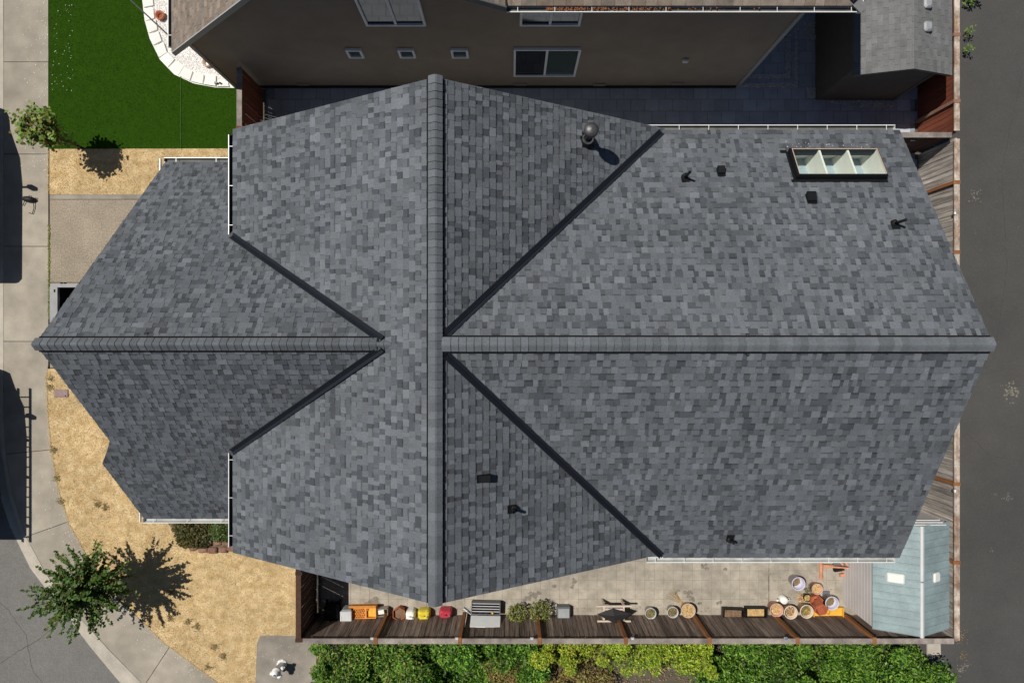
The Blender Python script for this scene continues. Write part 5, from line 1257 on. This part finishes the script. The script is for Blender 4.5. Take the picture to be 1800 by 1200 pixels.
# open trailer in the driveway
t = thing('utility_trailer', 'open grey-rimmed trailer with black bed parked in the driveway', 'trailer', (*at(88, 500, .95).xy, 0)); L_, W_ = 3.1, 1.85
bx_ = L_/2; by_ = -W_/2; mb = MB()
for s1 in (-1, 1): mb.box((bx_, by_+s1*(W_/2-.03), .90), (L_, .10, .10)); mb.box((bx_+s1*(L_/2-.10), by_, .902), (.22, W_-.16, .10))
mb.build('top_rail', 'trailer_steel', t); mb = MB()
for s1 in (-1, 1): mb.box((bx_, by_+s1*(W_/2-.05), .60), (L_-.06, .03, .5)); mb.box((bx_+s1*(L_/2-.05), by_, .60), (.03, W_-.13, .5))
mb.build('side_panel', 'bed_black', t); MB().box((bx_, by_, .36), (L_-.06, W_-.06, .04)).build('floor', 'bed_black', t)
for sx in (.9, 1.75):
    for sy in (.06, -W_-.06): MB().lathe([(.20, -.09), (.30, -.08), (.30, .08), (.20, .09)], 20, M=Matrix.Translation((sx, sy, .30)) @ Matrix.Rotation(math.pi/2, 4, 'X')).build('wheel', 'black_rubber', t)
MB().box((L_+.5, by_, .40), (1.0, .09, .09)).build('drawbar', 'trailer_steel', t)
MB().box((.46, -.42, .60), (.10, .30, .02), rz=.12).build('paper', 'white_plastic', t); MB().box((.13, -.18, .955), (.04, .08, .012)).build('latch', 'bed_black', t)
for k in (.32, .42): MB().box((k, .035, .93), (.07, .03, .02)).build('tie_hook', 'bed_black', t)

# ------------------------------------------------------------------ vehicles parked at the kerb (their shadows reach into view)
def loft(mb, secs):
    n = len(secs[0]); vs_ = [Vector(p) for s_ in secs for p in s_]
    fs = [(i*n+j, i*n+(j+1) % n, (i+1)*n+(j+1) % n, (i+1)*n+j) for i in range(len(secs)-1) for j in range(n)]
    fs += [tuple(reversed(range(n))), tuple(range((len(secs)-1)*n, len(secs)*n))]; mb.solid(vs_, fs)
def vehicle(name, label, xside, prof, mirror_y, mat, mirror=.34, mh=1.45):
    """prof: (y, belt z, roof z, half width at roof); right side of the body at x = xside"""
    hw = 1.0; xc = xside-hw; t = thing(name, label, 'vehicle', (xc, prof[0][0], -.12)); yo = prof[0][0]; mb = MB(); secs = []
    for y, zb, zt, hr in prof:
        secs.append([(-hw*.94, y-yo, .35), (-hw, y-yo, .6), (-hw, y-yo, zb), (-hr, y-yo, zt-.10), (-hr+.12, y-yo, zt), (hr-.12, y-yo, zt), (hr, y-yo, zt-.10), (hw, y-yo, zb), (hw, y-yo, .6), (hw*.94, y-yo, .35)])
    loft(mb, secs); mb.build('body', mat, t)
    ys = [prof[0][0], prof[-1][0]]; 
    for f in (.2, .8):
        y = ys[0]+(ys[1]-ys[0])*f-yo
        for s1 in (-1, 1): MB().lathe([(.22, -.11), (.36, -.10), (.36, .10), (.22, .11)], 22, M=Matrix.Translation((s1*(hw-.10), y, .36)) @ Matrix.Rotation(math.pi/2, 4, 'Y')).build('wheel', 'black_rubber', t)
    for s1 in (-1, 1):
        my = mirror_y-yo; MB().box((s1*(hw+mirror/2), my, mh-.05), (mirror, .05, .05)).build('mirror_arm', 'black_plastic', t); MB().bevbox((s1*(hw+mirror), my, mh+.05), (.18, .12, .36), .03).build('mirror', 'black_plastic', t)
    return t
GY = lambda py: G(0, py)[1]
pr = [(GY(475), 1.05, 1.75, .95), (GY(466), 1.1, 1.95, .96), (GY(300), 1.1, 1.98, .96), (GY(255), 1.1, 1.90, .93), (GY(215), 1.05, 1.35, .90), (GY(195), 1.0, 1.1, .88), (GY(185), .8, .95, .8)]
vehicle('panel_van', 'dark van parked at the kerb beyond the left edge, upper', -15.52, pr, GY(322)+.2, 'car_black', .42, 1.5)
pr = [(GY(925), 1.05, 1.80, .95), (GY(915), 1.1, 2.05, .97), (GY(740), 1.1, 2.08, .97), (GY(690), 1.1, 1.98, .94), (GY(662), 1.05, 1.5, .90), (GY(645), .9, 1.1, .8)]
van = vehicle('panel_van', 'dark van with ladder rack parked at the kerb beyond the left edge, lower', -15.45, pr, GY(728)+.25, 'car_black', .36, 1.4)
for yy in (GY(745), GY(810), GY(895)):
    r_ = MB(); r_.box((0, yy-van.location.y, 2.20), (1.95, .05, .05))
    for s1 in (-1, 1): r_.box((s1*.93, yy-van.location.y, 2.12), (.05, .05, .2))
    r_.build('roof_rack', 'steel', van)
t = thing('ladder', 'long ladder lying on the lower van roof rack beyond the left edge', 'ladder', (-15.72, GY(945)+.4, 2.19)); L_ = GY(675)-GY(945)
for s1 in (-1, 1): MB().box((s1*.18, L_/2, 0), (.045, L_, .09)).build('rail', 'steel', t)
for k in range(int(L_/.30)): MB().tube([(-.18, .15+.3*k, 0), (.18, .15+.3*k, 0)], .02, 8).build('rung', 'steel', t)

# ------------------------------------------------------------------ wear and litter
mk('crack', (.045, .043, .04), 1, .2, 20)
def crack(mb, pts, wd, z):
    P = [Vector(G(*p)) for p in pts]; Q = []
    for i in range(len(P)-1):
        n_ = max(2, int((P[i+1]-P[i]).length/.12))
        for k in range(n_): Q.append(P[i].lerp(P[i+1], k/n_)+Vector((R.gauss(0, .012), R.gauss(0, .012))))
    for i in range(len(Q)-1):
        d = (Q[i+1]-Q[i]).normalized(); s_ = Vector((-d.y, d.x))*wd*R.uniform(.4, 1.1)
        mb.face([(*(Q[i]-s_), z), (*(Q[i+1]-s_), z), (*(Q[i+1]+s_), z), (*(Q[i]+s_), z)])
mb = MB()
crack(mb, [(-40, 1190), (20, 1152), (60, 1128), (98, 1098)], .006, -.121)
crack(mb, [(-30, 1040), (10, 1075), (40, 1120), (52, 1180), (90, 1230)], .004, -.121)
mb.build('street_cracks', 'crack', kind='stuff')
mb = MB()
crack(mb, [(1800, 120), (1762, 300), (1772, 470), (1748, 640)], .004, -.041); crack(mb, [(1700, 760), (1740, 800), (1810, 812)], .004, -.041)
mb.build('lane_cracks', 'crack', kind='stuff')
mb = MB(); a, b = Vector(G(318, 130)), Vector(G(318, 261)); mb.box(((a.x+b.x)/2, (a.y+b.y)/2, .014), (.012, abs(a.y-b.y), .012)); mk('turf_seam', (.06, .13, .02), .9, .3, 30); mb.build('turf_seam', 'turf_seam', bpy.data.objects['artificial_turf'])
# straw spilling over the walk, grit along the fence
E = [Vector(G(*on(inner, y))) for y in range(262, 342, 2)]+[Vector(G(*on(inner, y))) for y in range(652, 1200, 2)]
n = 2600; pk = [E[R.randrange(len(E))] for _ in range(n)]
C = np.array([(p.x-abs(R.gauss(0, .035))+.015, p.y-.5*abs(R.gauss(0, .03)), R.uniform(.006, .02)) for p in pk])
foliage('straw_litter', C, .04, straw, 'dry_leaf', flat=.2, aspect=.2, kind='stuff')
C = np.array([(12.34+abs(R.gauss(0, .12)), R.uniform(-9, 10), -.038) for _ in range(420)]+[(*(Vector(G(1692, 1118))+Vector((R.gauss(0, .10), R.gauss(0, .12)))), -.036) for _ in range(70)]+[(*(Vector(G(1695, 1152))+Vector((R.gauss(0, .05), R.gauss(0, .07)))), -.036) for _ in range(40)])
foliage('lane_litter', C, .035, [(.30, .20, .09), (.22, .15, .08), (.36, .27, .13)], 'dry_leaf', flat=.2, kind='stuff')
C = np.array([(R.uniform(-5, 9.8), -8.10+abs(R.gauss(0, .10)), .012) for _ in range(500)]+[(R.uniform(7.2, 9.8), R.uniform(-8.1, -6.6), .012) for _ in range(260)])
foliage('patio_litter', C, .035, [(.26, .18, .09), (.18, .13, .07), (.14, .16, .05), (.40, .30, .16)], 'dry_leaf', flat=.2, kind='stuff')
